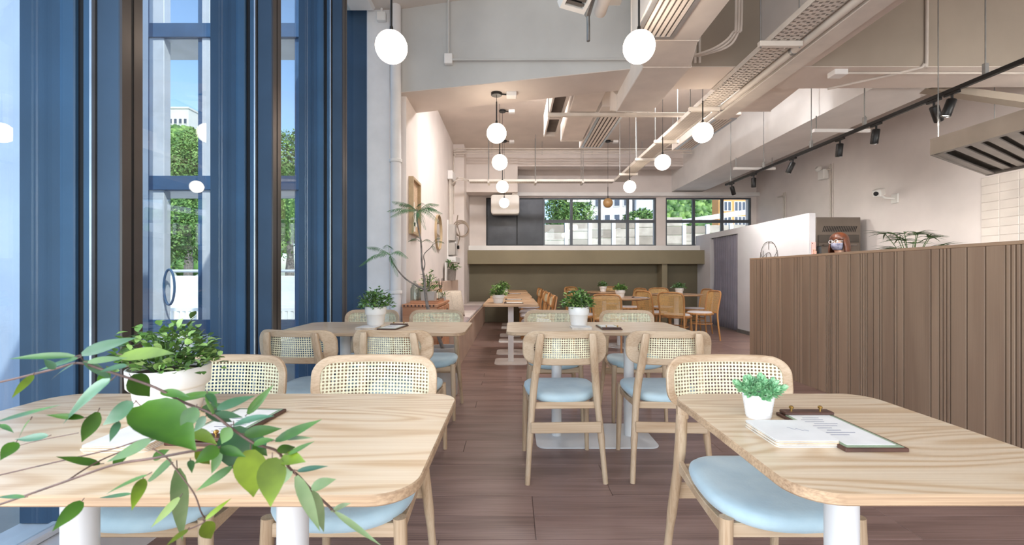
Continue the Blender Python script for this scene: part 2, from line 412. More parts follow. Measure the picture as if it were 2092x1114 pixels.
# ---- clerestory windows
def grid_window(name, x0, x1, cols, mid, glass_from=0):
    w = sroot(name); t = 0.035
    fr = MB().box(x0, x1, FAR+0.02, FAR+0.08, WB, WB+t).box(x0, x1, FAR+0.02, FAR+0.08, WT-t, WT)
    fr.box(x0, x0+t, FAR+0.02, FAR+0.08, WB+t, WT-t).box(x1-t, x1, FAR+0.02, FAR+0.08, WB+t, WT-t)
    fr.build('window_frame', 'window_grey', w)
    xs = [x0 + (x1-x0)*k/cols for k in range(cols+1)]
    for k in range(1, cols):
        MB().box(xs[k]-0.03, xs[k]+0.03, FAR+0.02, FAR+0.08, WB+t, WT-t).build('mullion', 'window_grey', w)
    for k in range(glass_from, cols):
        a = xs[k]+(t if k == 0 else 0.03); b = xs[k+1]-(t if k == cols-1 else 0.03)
        MB().box(a, b, FAR+0.025, FAR+0.075, mid-0.035, mid+0.035).build('transom', 'window_grey', w)
        MB().box(a, b, FAR+0.045, FAR+0.051, WB+t, mid-0.035).build('pane', 'far_glass', w)
        MB().box(a, b, FAR+0.045, FAR+0.051, mid+0.035, WT-t).build('pane', 'far_glass', w)
    return w
w1 = grid_window('window_1', 0.725, 3.34, 4, 2.32)
w2 = grid_window('window_2', 3.56, 5.54, 3, 2.32)
wd = sroot('window_3')
MB().box(-0.60, 0.725, FAR+0.02, FAR+0.07, WB, WB+0.03).box(-0.60, 0.725, FAR+0.02, FAR+0.07, WT-0.03, WT).box(-0.60, -0.57, FAR+0.02, FAR+0.07, WB+0.03, WT-0.03).build('window_frame', 'black_metal', wd)
MB().box(-0.57, 0.725, FAR+0.058, FAR+0.07, WB+0.03, WT-0.03).build('backing', 'black_metal', wd)
MB().box(-0.57, 0.105, FAR+0.03, FAR+0.055, WB+0.03, WT-0.03).build('dark_panel', 'dark_board', wd, bevel=0.004)
MB().box(0.125, 0.725, FAR+0.03, FAR+0.055, WB+0.03, WT-0.03).build('dark_panel', 'dark_board', wd, bevel=0.004)

# ---- street windows on the left: deep blue fins with a pane between each pair
FIN = (0.55, 1.58, 2.58, 3.65)
TOP = 4.55; PL_Z = 0.20
for i, d in enumerate(FIN):
    w = sroot('window_%d' % (4+i))
    # fin: outer blade, window frame with shadow gaps, inner blade, bronze edge
    MB().box(-1.77, -1.61, d, d+0.09, PL_Z, TOP).build('outer_fin', 'blue_dark', w, bevel=0.004)
    MB().box(-1.61, -1.555, d-0.015, d+0.10, PL_Z, TOP).build('window_frame', 'blue_metal', w, bevel=0.004)
    MB().box(-1.555, -1.53, d, d+0.09, PL_Z, TOP).build('gasket', 'black_gap', w)
    MB().box(-1.53, -1.505, d-0.01, d+0.09, PL_Z, TOP).build('frame_stop', 'blue_metal', w, bevel=0.003)
    MB().box(-1.505, -1.497, d-0.012, d+0.085, PL_Z, TOP).build('bright_strip', 'bright_metal', w)
    MB().box(-1.497, -1.49, d+0.002, d+0.085, PL_Z, TOP).build('shadow_gap', 'black_gap', w)
    MB().box(-1.49, -1.408, d, d+0.09, PL_Z, TOP).build('inner_fin', 'blue_dark', w, bevel=0.003)
    MB().box(-1.408, -1.40, d+0.002, d+0.040, PL_Z, TOP).build('bronze_edge', 'bronze_metal', w)
    MB().box(-1.408, -1.402, d+0.040, d+0.052, PL_Z, TOP).build('edge_gap', 'black_gap', w)
    MB().box(-1.408, -1.40, d+0.052, d+0.09, PL_Z, TOP).build('bronze_edge', 'bronze_metal', w)
    nx = FIN[i+1] if i+1 < len(FIN) else 4.46
    MB().box(-1.604, -1.596, d+0.09, nx-0.001, PL_Z+0.022, TOP-0.05).build('pane', 'pane_glass', w)
    MB().box(-1.63, -1.57, d+0.10, nx-0.015, PL_Z, PL_Z+0.022).build('bottom_rail', 'cap_white', w, bevel=0.004)
    MB().box(-1.63, -1.57, d+0.10, nx-0.015, TOP-0.06, TOP).build('top_rail', 'blue_metal', w)
w = sroot('window_8')
MB().box(-1.77, -1.46, 4.44, 4.50, PL_Z, 3.76).build('end_panel', 'blue_dark', w, bevel=0.004)
struct('window_head', MB().box(-1.70, -1.36, 4.02, 4.40, 3.72, 4.6), 'white_paint', bevel=0.02)
struct('window_sill', MB().box(-1.78, -1.48, -2.6, 4.42, -0.01, PL_Z-0.002), 'cap_white', bevel=0.006)
struct('wall_street', MB().box(-1.75, -1.5, -2.6, -2.4, 0, 4.6), 'wall_paint')

# ---- white downpipe and junction box on the column
t = thing('downpipe', 'white round downpipe running up the column beside the blue window', 'pipe', (-1.15, 4.36, 0))
part('pipe', MB().tube([(-1.15,4.36,0),(-1.15,4.36,4.55)], 0.052, 16), 'cap_white', t)
for z in (0.9, 2.2, 3.4): part('bracket', MB().lathe([(0.058,z),(0.062,z+0.005),(0.062,z+0.03),(0.058,z+0.035)], (-1.15,4.36,0), 16), 'white_paint', t)
t = thing('junction_box', 'small white junction box high on the column next to the left globe', 'box', at(780,35,4.4))
b = at(780,35,4.4)
part('box_body', MB().box(b.x-0.045, b.x+0.045, 4.37, 4.42, b.z-0.045, b.z+0.045), 'white_paint', t, 0.006)
part('conduit', MB().tube([(b.x,4.395,b.z+0.045),(b.x,4.395,4.58)], 0.012, 8), 'white_paint', t)

# ---- partition with curtain opening behind the counter, kitchen wall tiles
pw = MB().box(4.25, 4.34, 6.3, 8.3, 0, 1.97).box(4.25, 4.34, 8.3, 9.45, 1.86, 1.97).box(4.25, 4.34, 9.45, FAR, 0, 1.97)
struct('wall_partition', pw, 'pale_wall')
wr = bpy.data.objects['wall_right']
tile_m = MB().box(-0.008, 0, 0.002, 0.198, 0.002, 0.098).mesh('tile', 'tile_white', bevel=0.003)
for r in range(11):
    for c in range(8): link('tile', tile_m, wr, (RIGHT, 3.71+0.2*c, 1.15+0.1*r))
# ---- kitchen door opening is out of view; skirting
struct('baseboard_partition', MB().box(4.235, 4.25, 6.3, 8.3, 0, 0.07), 'galvanised')

# ------------------------------------------------------------------ service counter clad in vertical boards
CX, C0, C1, CZ = 2.9, 0.6, 5.38, 1.29
t = thing('service_counter', 'long tan service counter clad in vertical wooden boards', 'counter', (CX, C1, 0))
part('counter_body', MB().box(CX+0.022, CX+0.5, C0, C1-0.004, 0.0, CZ-0.022), 'counter_gap', t)
part('counter_top', MB().box(CX, CX+0.52, C0, C1, CZ-0.022, CZ), 'counter_tan', t, 0.003)
part('end_board', MB().box(CX+0.021, CX+0.5, C1-0.004, C1+0.016, 0, CZ-0.022), 'counter_board', t, 0.003)
gz = [424,440,463,475,500,515,528,565,577,595,671,690,706,724,770,818,869,880,893,905,930,945,1003,1018,1078,1092,1108,1122,1159,1197,1213,1288,1305,1348,1515,1567,1590,1612,1636,1738,1852,1976,2008,2040,2072]
ys = sorted({round(CX*FPX/(z/3.023+1400-1046), 3) for z in gz})
y = ys[0]
for w_ in (0.10,0.05,0.05,0.17,0.06,0.06,0.20,0.05,0.05,0.05,0.16,0.10,0.05,0.05,0.2,0.1,0.1): ys.insert(0, ys[0]-w_)
ys = [v for v in ys if v > C0+0.03]
ed = [C0] + ys + [C1]
for a, b in zip(ed, ed[1:]):
    g = 0.0045
    if b-a < 2.5*g: continue
    part('board', MB().box(CX, CX+0.0215, a+g, b-g, 0.0, CZ-0.0225), 'counter_board', t, 0.002)

# card reader on the counter
t = thing('card_terminal', 'small black card terminal standing on the service counter', 'terminal', (3.2, 4.59, CZ))
part('terminal_body', MB().box(3.185, 3.215, 4.57, 4.61, CZ, CZ+0.10), 'black_metal', t, 0.006)
part('terminal_screen', MB().box(3.183, 3.1855, 4.575, 4.605, CZ+0.05, CZ+0.09), 'black_gap', t)

# wire sign on the partition
def sp(y, z): return (4.235, y, z)
sy, sz, sa, sb = 7.27, 1.27, 0.255, 0.36
t = thing('wire_sign', 'thin wire oval sign with lettering on the white partition', 'sign', (4.235, sy, sz))
oval = [sp(sy-sa*math.copysign(abs(math.cos(a))**0.8, math.cos(a)), sz+sb*math.copysign(abs(math.sin(a))**0.9, math.sin(a))) for a in [2*PI*k/48 for k in range(48)]]
part('oval', MB().ring(oval, 0.0045, 6), 'sign_wire', t)
def stroke(pts): part('letter_stroke', MB().tube([sp(sy-u, sz+v) for u, v in pts], 0.004, 6), 'sign_wire', t)
def arc(cu, cv, r, a0, a1, n=14): return [(cu+r*math.cos(math.radians(a0+(a1-a0)*k/n)), cv+r*math.sin(math.radians(a0+(a1-a0)*k/n))) for k in range(n+1)]
# u runs with the reading direction as seen from the room (towards the camera)
stroke([(0.0,0.36),(0.0,0.23)])                              # top bar
stroke([(-0.155,0.22),(-0.155,0.05)]); stroke([(-0.07,0.17),(-0.155,0.11),(-0.07,0.05)])   # k
stroke(arc(-0.005, 0.12, 0.065, 0, 360, 24))                 # o
stroke([(0.24,0.20),(0.11,0.05)]); stroke([(-0.245,0.19),(-0.17,0.10)])
stroke(arc(-0.07, -0.06, 0.045, 0, 360, 20)); stroke([(-0.115,0.02),(-0.115,-0.105)])   # b
stroke(arc(0.06, -0.06, 0.045, 0, 360, 20)); stroke([(0.105,-0.015),(0.105,-0.105)])    # a
stroke([(-0.10,-0.15),(-0.10,-0.22)]); stroke(arc(-0.07, -0.18, 0.03, 180, 0, 8)+[(-0.04,-0.22)])   # n
stroke([(0.025,-0.185),(0.085,-0.185)]+arc(0.055, -0.185, 0.03, 0, 310, 14))            # e
stroke([(-0.05,-0.27),(0.0,-0.25),(0.05,-0.27),(0.0,-0.31)])

# curtain in the opening
rows = []
nz = 10; ny = 90
for k in range(nz+1):
    f = k/nz; r = []
    for j in range(ny+1):
        u = j/ny; amp = 0.024+0.036*(1-f)
        r.append((4.29+amp*math.sin(u*2*PI*11+0.8*math.sin(u*9))+0.006*math.sin(u*60+f*4), 8.33+1.02*u*(1-0.10*math.sin(PI*f)*0.6)+0.012*math.sin(f*5+u*14), 0.03+f*1.82))
    rows.append(r)
mbc = MB()
n1 = ny+1
mbc.add([p for r in rows for p in r], [(k*n1+j, k*n1+j+1, (k+1)*n1+j+1, (k+1)*n1+j) for k in range(nz) for j in range(ny)])
t = thing('curtain', 'grey velvet curtain hanging in the partition opening', 'curtain', (4.29, 8.84, 0.03))
co = part('cloth', mbc, 'curtain_cloth', t, angle=180)
md = co.modifiers.new('thick', 'SOLIDIFY'); md.thickness = 0.004
part('rail', MB().tube([(4.29,8.31,1.852),(4.29,9.44,1.852)], 0.008, 8), 'black_metal', t)
# ------------------------------------------------------------------ tables
def rect_table(name, label, x0, x1, y0, y1, legs, plate, group=None, r=0.075, top='ash_top', edge='ash_edge', boxleg=False, th=0.02, plate_m='table_metal'):
    cx, cy = (x0+x1)/2, (y0+y1)/2; t = thing(name, label, 'table', (cx, cy, 0), 0, group)
    w, d = x1-x0, y1-y0; H = 0.74
    o = MB(); P = rrect(w, d, r, 8)
    Q = rrect(w-0.006, d-0.006, r-0.003, 8)
    o.loops([[(p[0],p[1],H-th) for p in Q], [(p[0],p[1],H-th+0.003) for p in P], [(p[0],p[1],H-0.002) for p in P], [(p[0],p[1],H) for p in Q]], cap0=True, cap1=False)
    o.build('edge_band', edge, t)
    o = MB().loops([[(p[0],p[1],H-0.004) for p in rrect(w-0.012, d-0.012, r-0.006, 8)], [(p[0],p[1],H) for p in Q]], cap0=False, cap1=True)
    o.build('tabletop', top, t)
    for lx in legs:
        if boxleg: MB().box(lx-0.035, lx+0.035, -0.03, 0.03, 0.008, H-th).build('leg', plate_m, t, bevel=0.004)
        else: MB().tube([(lx,0,0.008),(lx,0,H-th)], 0.034, 24).build('leg', plate_m, t)
    pw, pd = plate
    MB().prism(rrect(pw, pd, 0.06, 6), 0, 0.008).build('base_plate', plate_m, t, bevel=0.002)
    MB().box(-w*0.38, w*0.38, -0.05, 0.05, H-th-0.006, H-th).build('mounting_plate', plate_m, t)
    return t
GT = 'pale ash dining tables'
rect_table('dining_table', 'pale ash dining table with the branch in front of it', -1.34, -0.16, 0.711, 1.32, (-0.245, 0.245), (0.78, 0.42), GT)
rect_table('dining_table', 'small ash table holding the succulent pot and a single chair', 0.471, 1.05, 0.714, 1.32, (0.0,), (0.42, 0.42), GT)
rect_table('dining_table', 'pale ash dining table between the blue window and the aisle with four chairs', -1.47, -0.29, 2.66, 3.29, (-0.245, 0.245), (0.78, 0.42), GT)
rect_table('dining_table', 'pale ash dining table with four chairs in the middle of the room', -0.036, 1.13, 2.685, 3.288, (-0.245, 0.245), (0.78, 0.45), GT)
GB = 'small tables along the bench'
ords = ('first', 'second', 'third', 'fourth', 'fifth', 'sixth')
for i, y0 in enumerate((5.2, 5.86, 6.92, 7.58, 8.66, 9.30)):
    rect_table('cafe_table', '%s small wooden table along the bench, counted from the camera' % ords[i], -0.345, 0.315, y0, y0+0.62, (0.0,), (0.40, 0.40), GB, 0.03, 'bench_table', 'bench_table', True, 0.03, 'ceramic_matt')
def round_table(label, x, y, r):
    t = thing('round_table', label, 'table', (x, y, 0), 0, 'round tables in the rear corner')
    H = 0.74
    MB().lathe([(0,H-0.028),(r-0.03,H-0.028),(r,H-0.008),(r-0.004,H),(0,H)], seg=48).build('tabletop', 'bench_table', t)
    MB().tube([(0,0,0.01),(0,0,H-0.028)], 0.042, 20).build('column', 'table_metal', t)
    MB().lathe([(0.05,0.01),(0.25,0.006),(0.255,0),(0,0)], seg=40).build('base_plate', 'table_metal', t)
    return t
round_table('round table with a light top nearest to the middle ash table', 1.65, 6.75, 0.45)
round_table('round table beside the grey curtain', 2.95, 7.9, 0.45)
round_table('farthest round table against the olive wall', 1.88, 9.0, 0.43)

# ------------------------------------------------------------------ cane back chair (faces -Y, back at +Y)
def back_map(u, v, w):
    """u across, v up from the lower edge, w towards the rear"""
    y = 0.222 - 1.05*u*u + 0.10*v + w
    return Vector((u, y, 0.615+v))
BW, BH = 0.452, 0.182
t = thing('cane_chair', '-', 'chair', (0,0,0), 0, 'cane back chairs')
CH = t
out = rrect(BW, BH, 0.068, 10, 0, BH/2); hf = rrect(BW-0.058, BH-0.048, 0.045, 10, 0, BH/2); hb = rrect(BW-0.115, BH-0.072, 0.054, 10, 0, BH/2)
o = MB(); e = 0.004
def lp(P, w, s=1.0): return [back_map(p[0]*s, BH/2+(p[1]-BH/2)*s, w) for p in P]
# dense outline so that the bend of the board follows
def dens(P, m=3):
    R = []
    for i, p in enumerate(P):
        q = P[(i+1)%len(P)]; L = math.hypot(q[0]-p[0], q[1]-p[1]); k = max(1, int(L/0.03)) if L > 0.03 else 1
        for j in range(k): R.append((p[0]+(q[0]-p[0])*j/k, p[1]+(q[1]-p[1])*j/k))
    return R
def same(P, n=72):
    """resample a closed outline by angle so that loops pair up"""
    R = []; D = dens(P)
    for k in range(n):
        a = 2*PI*k/n; best = None
        dx, dy = math.cos(a), math.sin(a)*0.42
        for i in range(len(D)):
            p, q = D[i], D[(i+1)%len(D)]
            x1, y1, x2, y2 = p[0], p[1]-BH/2, q[0], q[1]-BH/2
            den = dx*(y2-y1)-dy*(x2-x1)
            if abs(den) < 1e-12: continue
            tt = (x1*(y2-y1)-y1*(x2-x1))/den; ss = (x1*dy-y1*dx)/den
            if tt > 0 and -1e-9 <= ss <= 1+1e-9: best = tt
        R.append((dx*best, BH/2+dy*best))
    return R
so, sf, sbk = same(out), same(hf), same(hb)
TH = 0.02
def shr(P, d): return [(p[0]*(1-d/(BW/2)), BH/2+(p[1]-BH/2)*(1-d/(BH/2))) for p in P]
rows = [lp(sf, 0.0), lp(shr(so,e), 0.0), lp(so, e), lp(so, TH-e), lp(shr(so,e), TH), lp(sbk, TH), lp(sf, TH*0.45), lp(sf, 0.0)]
o.loops(rows, cap0=False, cap1=False); o.build('back_frame', 'ash_chair', t, angle=30)
# cane sheet with its eight-sided holes
def cane_sheet(cols, rws, pu, pv, mapf, inside=None, hr=0.33):
    o = MB(); sq = [(-.5,-.5),(0,-.5),(.5,-.5),(.5,0),(.5,.5),(0,.5),(-.5,.5),(-.5,0)]
    oc = [(hr*1.0*math.cos(math.radians(a)), hr*math.sin(math.radians(a))) for a in (225,270,315,0,45,90,135,180)]
    for i in range(cols):
        for j in range(rws):
            u, v = (i+.5-cols/2)*pu, (j+.5)*pv
            if inside and not inside(u, v): continue
            o.add([mapf(u+a*pu, v+b*pv) for a, b in sq]+[mapf(u+a*pu, v+b*pv) for a, b in oc], [(k,(k+1)%8,8+(k+1)%8,8+k) for k in range(8)])
    return o
def in_rr(u, v):
    w, h, r = BW-0.048, BH-0.038, 0.045; x, y = abs(u), abs(v-BH/2)
    if x > w/2 or y > h/2: return False
    dx, dy = max(0, x-(w/2-r)), max(0, y-(h/2-r)); return math.hypot(dx, dy) <= r
pv = BH/15
cane_sheet(34, 15, 0.0121, pv, lambda u, v: back_map(u, v, 0.0035), in_rr).build('cane', 'cane', t, fix=False)
# padded seat, dished from side to side
def seat_outline(s, n=48):
    P = []
    for k in range(n):
        a = 2*PI*k/n; c, sn = math.cos(a), math.sin(a)
        x = math.copysign(abs(c)**0.72, c)*0.215; y = math.copysign(abs(sn)**0.72, sn)*0.215
        x *= 1.0-0.12*(y+0.2)/0.4*1.0
        P.append((x*s, y*s))
    return P
rows = []
for s, z in ((0.55,0.404),(0.88,0.406),(0.97,0.416),(1.0,0.432),(0.985,0.446),(0.93,0.456),(0.8,0.461),(0.5,0.463),(0.2,0.463)):
    rows.append([(x, y-0.015, z+0.014*(x/0.2)**2-0.012) for x, y in seat_outline(s)])
MB().loops(rows).build('seat', 'seat_blue', t, angle=60)
for sx in (-1, 1):
    lg = MB().tube(smooth_path([(sx*0.205,0.262,0.0),(sx*0.190,0.232,0.22),(sx*0.172,0.205,0.44),(sx*0.158,0.222,0.58)], 4), [0.0135]*1+[0.0145]*3+[0.018]*4+[0.0205]*4+[0.0205], 14)
    # flattened head screwed to the back board
    hd = []
    for z, yy, hx, hy in ((0.57,0.220,0.020,0.017),(0.62,0.235,0.0215,0.014),(0.70,0.247,0.021,0.013),(0.768,0.256,0.020,0.012),(0.786,0.256,0.015,0.008)):
        xx = sx*(0.157-0.10*(z-0.57)); yo = yy+0.004-1.05*xx*xx+0.02
        hd.append([(xx+hx*math.copysign(abs(math.cos(a))**0.6, math.cos(a)), yo+hy*math.copysign(abs(math.sin(a))**0.6, math.sin(a)), z) for a in [2*PI*k/14 for k in range(14)]])
    lg.loops(hd)
    lo = lg.build('rear_leg', 'ash_leg', t)
    for z in (0.645, 0.755):
        xx = sx*(0.157-0.10*(z-0.57)); yy = 0.222+0.10*(z-0.615)-1.05*xx*xx+TH+0.0195
        MB().tube([(xx,yy-0.004,z),(xx,yy+0.002,z)], 0.0045, 8).build('screw', 'dark_walnut', lo)
    MB().tube([(sx*0.196,-0.185,0.0),(sx*0.190,-0.176,0.25),(sx*0.184,-0.168,0.418)], [0.0125,0.0175,0.0195], 14).build('front_leg', 'ash_leg', t)
    rl = []
    for k in range(7):
        f = k/6; yy = 0.20-0.37*f; xx = sx*(0.172+0.012*f); zc = 0.408-0.045*math.sin(PI*f)*0.3-0.02*f; h = 0.016+0.012*abs(2*f-1)**2
        rl.append([(xx-0.009,yy,zc-h),(xx+0.009,yy,zc-h),(xx+0.009,yy,zc+h*0.6),(xx-0.009,yy,zc+h*0.6)])
    MB().loops(rl).build('side_rail', 'ash_chair', t, bevel=0.002)
MB().box(-0.186, 0.186, 0.236, 0.252, 0.262, 0.318).build('stretcher', 'ash_chair', t, bevel=0.003)
MB().box(-0.175, 0.175, -0.178, -0.162, 0.365, 0.405).build('front_rail', 'ash_chair', t, bevel=0.003)
MB().box(-0.168, 0.168, 0.185, 0.200, 0.375, 0.41).build('rear_rail', 'ash_chair', t, bevel=0.003)

first = [True]
def cane_chair(x, y, rz, label, group):
    if first[0]:
        first[0] = False; CH.location = (x, y, 0); CH.rotation_euler = (0,0,rz); CH['label'] = label; CH['group'] = group; return CH
    return dup(CH, (x, y, 0), rz, label, group)
G1 = 'cane back chairs at the ash tables'
# backs stand 0.24 m behind the seat centre
cane_chair(-0.497, 1.40, 0, 'cane chair behind the near ash table, next to the aisle', G1)
cane_chair(-1.04, 1.40, 0, 'cane chair behind the near ash table, half hidden by the big potted plant', G1)
cane_chair(0.783, 1.40, 0, 'cane chair with blue seat at the small table with the succulent', G1)
cane_chair(0.277, 2.56, PI+0.03, 'cane chair in front of the middle table, back to the camera, next to the aisle', G1)
cane_chair(0.850, 2.56, PI-0.05, 'cane chair in front of the middle table, back to the camera, counter side', G1)
cane_chair(0.325, 3.44, 0, 'cane chair behind the middle table, beside its potted plant', G1)
cane_chair(0.945, 3.44, 0, 'cane chair behind the middle table, counter side', G1)
cane_chair(-1.147, 2.60, PI-0.12, 'cane chair with its back to the camera beside the blue window', G1)
cane_chair(-0.632, 2.60, PI-0.10, 'cane chair with its back to the camera at the window table, aisle side', G1)
cane_chair(-1.166, 3.48, 0, 'cane chair behind the plant of the window table', G1)
cane_chair(-0.630, 3.48, 0, 'cane chair behind the window table in front of the wooden cabinet', G1)

# plainer wooden chairs opposite the bench: same frame with a pale seat
SC = dup(CH, (0.36, 6.25, 0), -PI/2, 'wooden chair opposite the bench, first of its row from the camera', 'wooden chairs opposite the bench')
SC.name = 'wooden_chair'
seat_pale = None
for c in SC.children:
    if c.name.startswith('seat'):
        seat_pale = c.data.copy(); seat_pale.materials[0] = MAT['seat_pale']; c.data = seat_pale
    elif c.name.startswith(('back_frame','rear_leg','front_leg','side_rail','stretcher','front_rail','rear_rail')):
        c.data = c.data.copy(); c.data.materials[0] = MAT['rattan_wood']
for i, (yy, a) in enumerate(((7.15, 0.05), (7.85, -0.04), (8.95, 0.03), (9.62, -0.05))):
    dup(SC, (0.36, yy, 0), -PI/2+a, 'wooden chair opposite the bench, %s of its row from the camera' % ords[i+1], 'wooden chairs opposite the bench')

# ------------------------------------------------------------------ bentwood chair with woven back (faces -Y)
t = thing('bentwood_chair', '-', 'chair', (0,0,0), 0, 'bentwood chairs'); BC = t
half = [(0.205,0.235,0.0),(0.196,0.205,0.25),(0.190,0.195,0.45),(0.196,0.215,0.60),(0.200,0.238,0.72),(0.180,0.252,0.785),(0.12,0.262,0.808),(0.0,0.268,0.812)]
arch = half + [(-x,y,z) for x,y,z in reversed(half[:-1])]
MB().tube(smooth_path(arch, 4), 0.0135, 10).build('bent_frame', 'rattan_wood', t)
def bmap(u, v):
    s = v/0.34; z = 0.45+0.345*s
    f = min(1, max(0, (z-0.45)/0.36)); y = 0.195+0.066*f**1.2
    wlim = 0.186
    if z > 0.72: wlim = 0.186*math.sqrt(max(0.05, 1-((z-0.72)/0.10)**2*0.75))
    return Vector((u/0.186*wlim, y+0.012*(1-(u/0.186)**2), z))
cane_sheet(22, 20, 0.372/22, 0.017, bmap, None, 0.30).build('woven_back', 'cane_tan', t, fix=False)
MB().tube([(-0.19,0.196,0.455),(0,0.206,0.455),(0.19,0.196,0.455)], 0.010, 8).build('cross_bar', 'rattan_wood', t)
ringp = [(0.205*math.cos(a)*(1.0 if math.sin(a) < 0 else 0.95), 0.205*math.sin(a)-0.01, 0.432) for a in [2*PI*k/36 for k in range(36)]]
MB().ring(ringp, 0.02, 10).build('seat_ring', 'rattan_wood', t)
MB().lathe([(0,0.43),(0.185,0.432),(0.198,0.452),(0.185,0.468),(0.1,0.474),(0,0.475)], (0,-0.01,0), 32).build('seat_pad', 'seat_pale', t)
for sx in (-1, 1):
    MB().tube(smooth_path([(sx*0.19,-0.185,0.0),(sx*0.172,-0.165,0.22),(sx*0.160,-0.148,0.43)], 3), [0.011]+[0.0125]*3+[0.0155]*3, 10).build('front_leg', 'rattan_wood', t)
MB().ring([(0.172*math.cos(a), 0.18*math.sin(a)+0.01, 0.27) for a in [2*PI*k/32 for k in range(32)]], 0.009, 8).build('ring_stretcher', 'rattan_wood', t)
G2 = 'bentwood chairs at the round tables'
bl = [(1.42,6.36,155,'bentwood chair with its woven back to the camera in front of the nearest round table'),
      (1.14,7.02,100,'bentwood chair on the bench side of the nearest round table'),
      (2.42,7.45,112,'bentwood chair with a broad woven back between two round tables'),
      (2.60,6.95,138,'bentwood chair turned sideways in front of the round table by the curtain'),
      (3.17,7.42,-84,'bentwood chair facing sideways in front of the curtain, nearer of two'),
      (3.42,8.25,-84,'bentwood chair facing sideways in front of the curtain, farther of two'),
      (2.95,8.62,0,'bentwood chair behind the round table by the curtain'),
      (1.44,9.42,40,'bentwood chair against the olive wall at the farthest round table, bench side'),
      (1.36,8.72,95,'bentwood chair at the side of the farthest round table, before the olive wall'),
      (2.16,9.50,-10,'bentwood chair behind the farthest round table'),
      (2.30,8.62,-70,'bentwood chair at the farthest round table facing back to the bench')]
for i, (x, y, a, lb) in enumerate(bl):
    if i == 0: BC.location = (x,y,0); BC.rotation_euler = (0,0,math.radians(a)); BC['label'] = lb; BC['group'] = G2
    else: dup(BC, (x,y,0), math.radians(a), lb, G2)

# ------------------------------------------------------------------ plants in pots
def leaf_mb(o, M, L, W, fold=0.25, curl=0.25, seg=4, blunt=False):
    """pointed leaf along local +X, folded along its midrib"""
    rows = []
    for k in range(seg+1):
        f = k/seg; w = W*0.5*max(0.02, (1.95*(f+0.02)**0.55*(1.0-f)**0.45) if blunt else 3.15*(f+0.03)**0.68*(1.0-f)**1.2)
        x = L*f; z = -curl*L*f*f
        rows.append([(x, -w, z+fold*w), (x, 0, z), (x, w, z+fold*w)])
    vs = [M @ Vector(p) for r in rows for p in r]
    fs = [(k*3+j, k*3+j+1, (k+1)*3+j+1, (k+1)*3+j) for k in range(seg) for j in range(2)]
    o.add(vs, fs); return o
def dirM(p, d, up=Vector((0,0,1)), roll=0.0):
    x = Vector(d).normalized(); z = up - x*up.dot(x)
    z = z.normalized() if z.length > 1e-4 else x.orthogonal().normalized()
    y = z.cross(x); R = Matrix((x, y, z)).transposed().to_4x4()
    return Matrix.Translation(p) @ R @ Matrix.Rotation(roll, 4, 'X')
def pot(t, r, h, m='ceramic', collar=True, seg=40):
    if collar:
        pr = [(0,0.0),(r*0.76,0.0),(r*0.78,0.004),(r*0.86,h*0.52),(r*0.93,h*0.55),(r*0.98,h*0.60),(r,h*0.985),(r*0.985,h),(r*0.95,h),(r*0.93,h*0.86),(0,h*0.86)]
    else:
        pr = [(0,0.0),(r*0.74,0.0),(r*0.77,0.004),(r,h*0.98),(r*0.985,h),(r*0.94,h),(r*0.90,h*0.86),(0,h*0.86)]
    MB().lathe(pr, seg=seg).build('pot', m, t, angle=50)
    MB().lathe([(r*0.90,h*0.865),(r*0.5,h*0.90),(0,h*0.91)], seg=20).build('soil', 'soil', t)
def bushy(t, r, h, R, Hh, n, ll, lw, mats=('leaf_green','leaf_light','leaf_dark'), seed=1, each=False, stems=14):
    """dome of small leaves on stems rising out of the pot"""
    rg = random.Random(seed); st = MB(); bins = [MB() for _ in mats]; lm = None
    if each: lm = [leaf_mb(MB(), Matrix.Identity(4), 1.0, lw/ll, 0.3, 0.2, 4, True).mesh('leaf', q) for q in mats]
    tips = []
    for k in range(stems):
        a = rg.uniform(0, 2*PI); q = math.sqrt(rg.random())
        tip = Vector((R*q*math.cos(a)*0.9, R*q*math.sin(a)*0.9, h*0.9+Hh*math.sqrt(max(0.12, 1-q*q*0.85))*rg.uniform(0.75,1)))
        b0 = Vector((r*0.4*q*math.cos(a), r*0.4*q*math.sin(a), h*0.87)); tips.append((b0, tip))
        st.tube([b0, (b0+tip)/2+Vector((0,0,Hh*0.12)), tip], 0.0018, 5)
    st.build('stems', 'leaf_dark', t)
    for k in range(n):
        a = rg.uniform(0, 2*PI); e = math.asin(rg.uniform(-0.12, 1.0)); q = rg.uniform(0.72, 1.02) if rg.random() < 0.75 else rg.uniform(0.3, 0.75)
        p = Vector((R*q*math.cos(a)*math.cos(e), R*q*math.sin(a)*math.cos(e), h*1.0+Hh*q*math.sin(e)))
        lump = 1+0.13*math.sin(3*a+seed)+0.10*math.sin(5*a+7*e); p = Vector((p.x*lump, p.y*lump, h+(p.z-h)*lump))
        p.z = max(p.z, h+0.003) if math.hypot(p.x, p.y) < r*1.2 else max(p.z, h*0.84)
        d = (Vector((p.x, p.y, 0))*0.9 + Vector((rg.gauss(0,R*0.6), rg.gauss(0,R*0.6), R*rg.uniform(-0.1,1.1))))
        L = ll*rg.uniform(0.65, 1.15); i = rg.choices(range(len(mats)), (3,2,2)[:len(mats)])[0]
        M = dirM(p, d, Vector((rg.gauss(0,.3),rg.gauss(0,.3),1)))
        if each and k < 300:
            lo = link('leaf', lm[i], t); lo.matrix_local = M @ Matrix.Scale(L, 4)
        else: leaf_mb(bins[i], M, L, lw*L/ll, 0.3, 0.2, 3, True)
    if 1:
        for q, b in zip(mats, bins):
            if b.v: tag(b.build('foliage', q, t), kind='stuff')
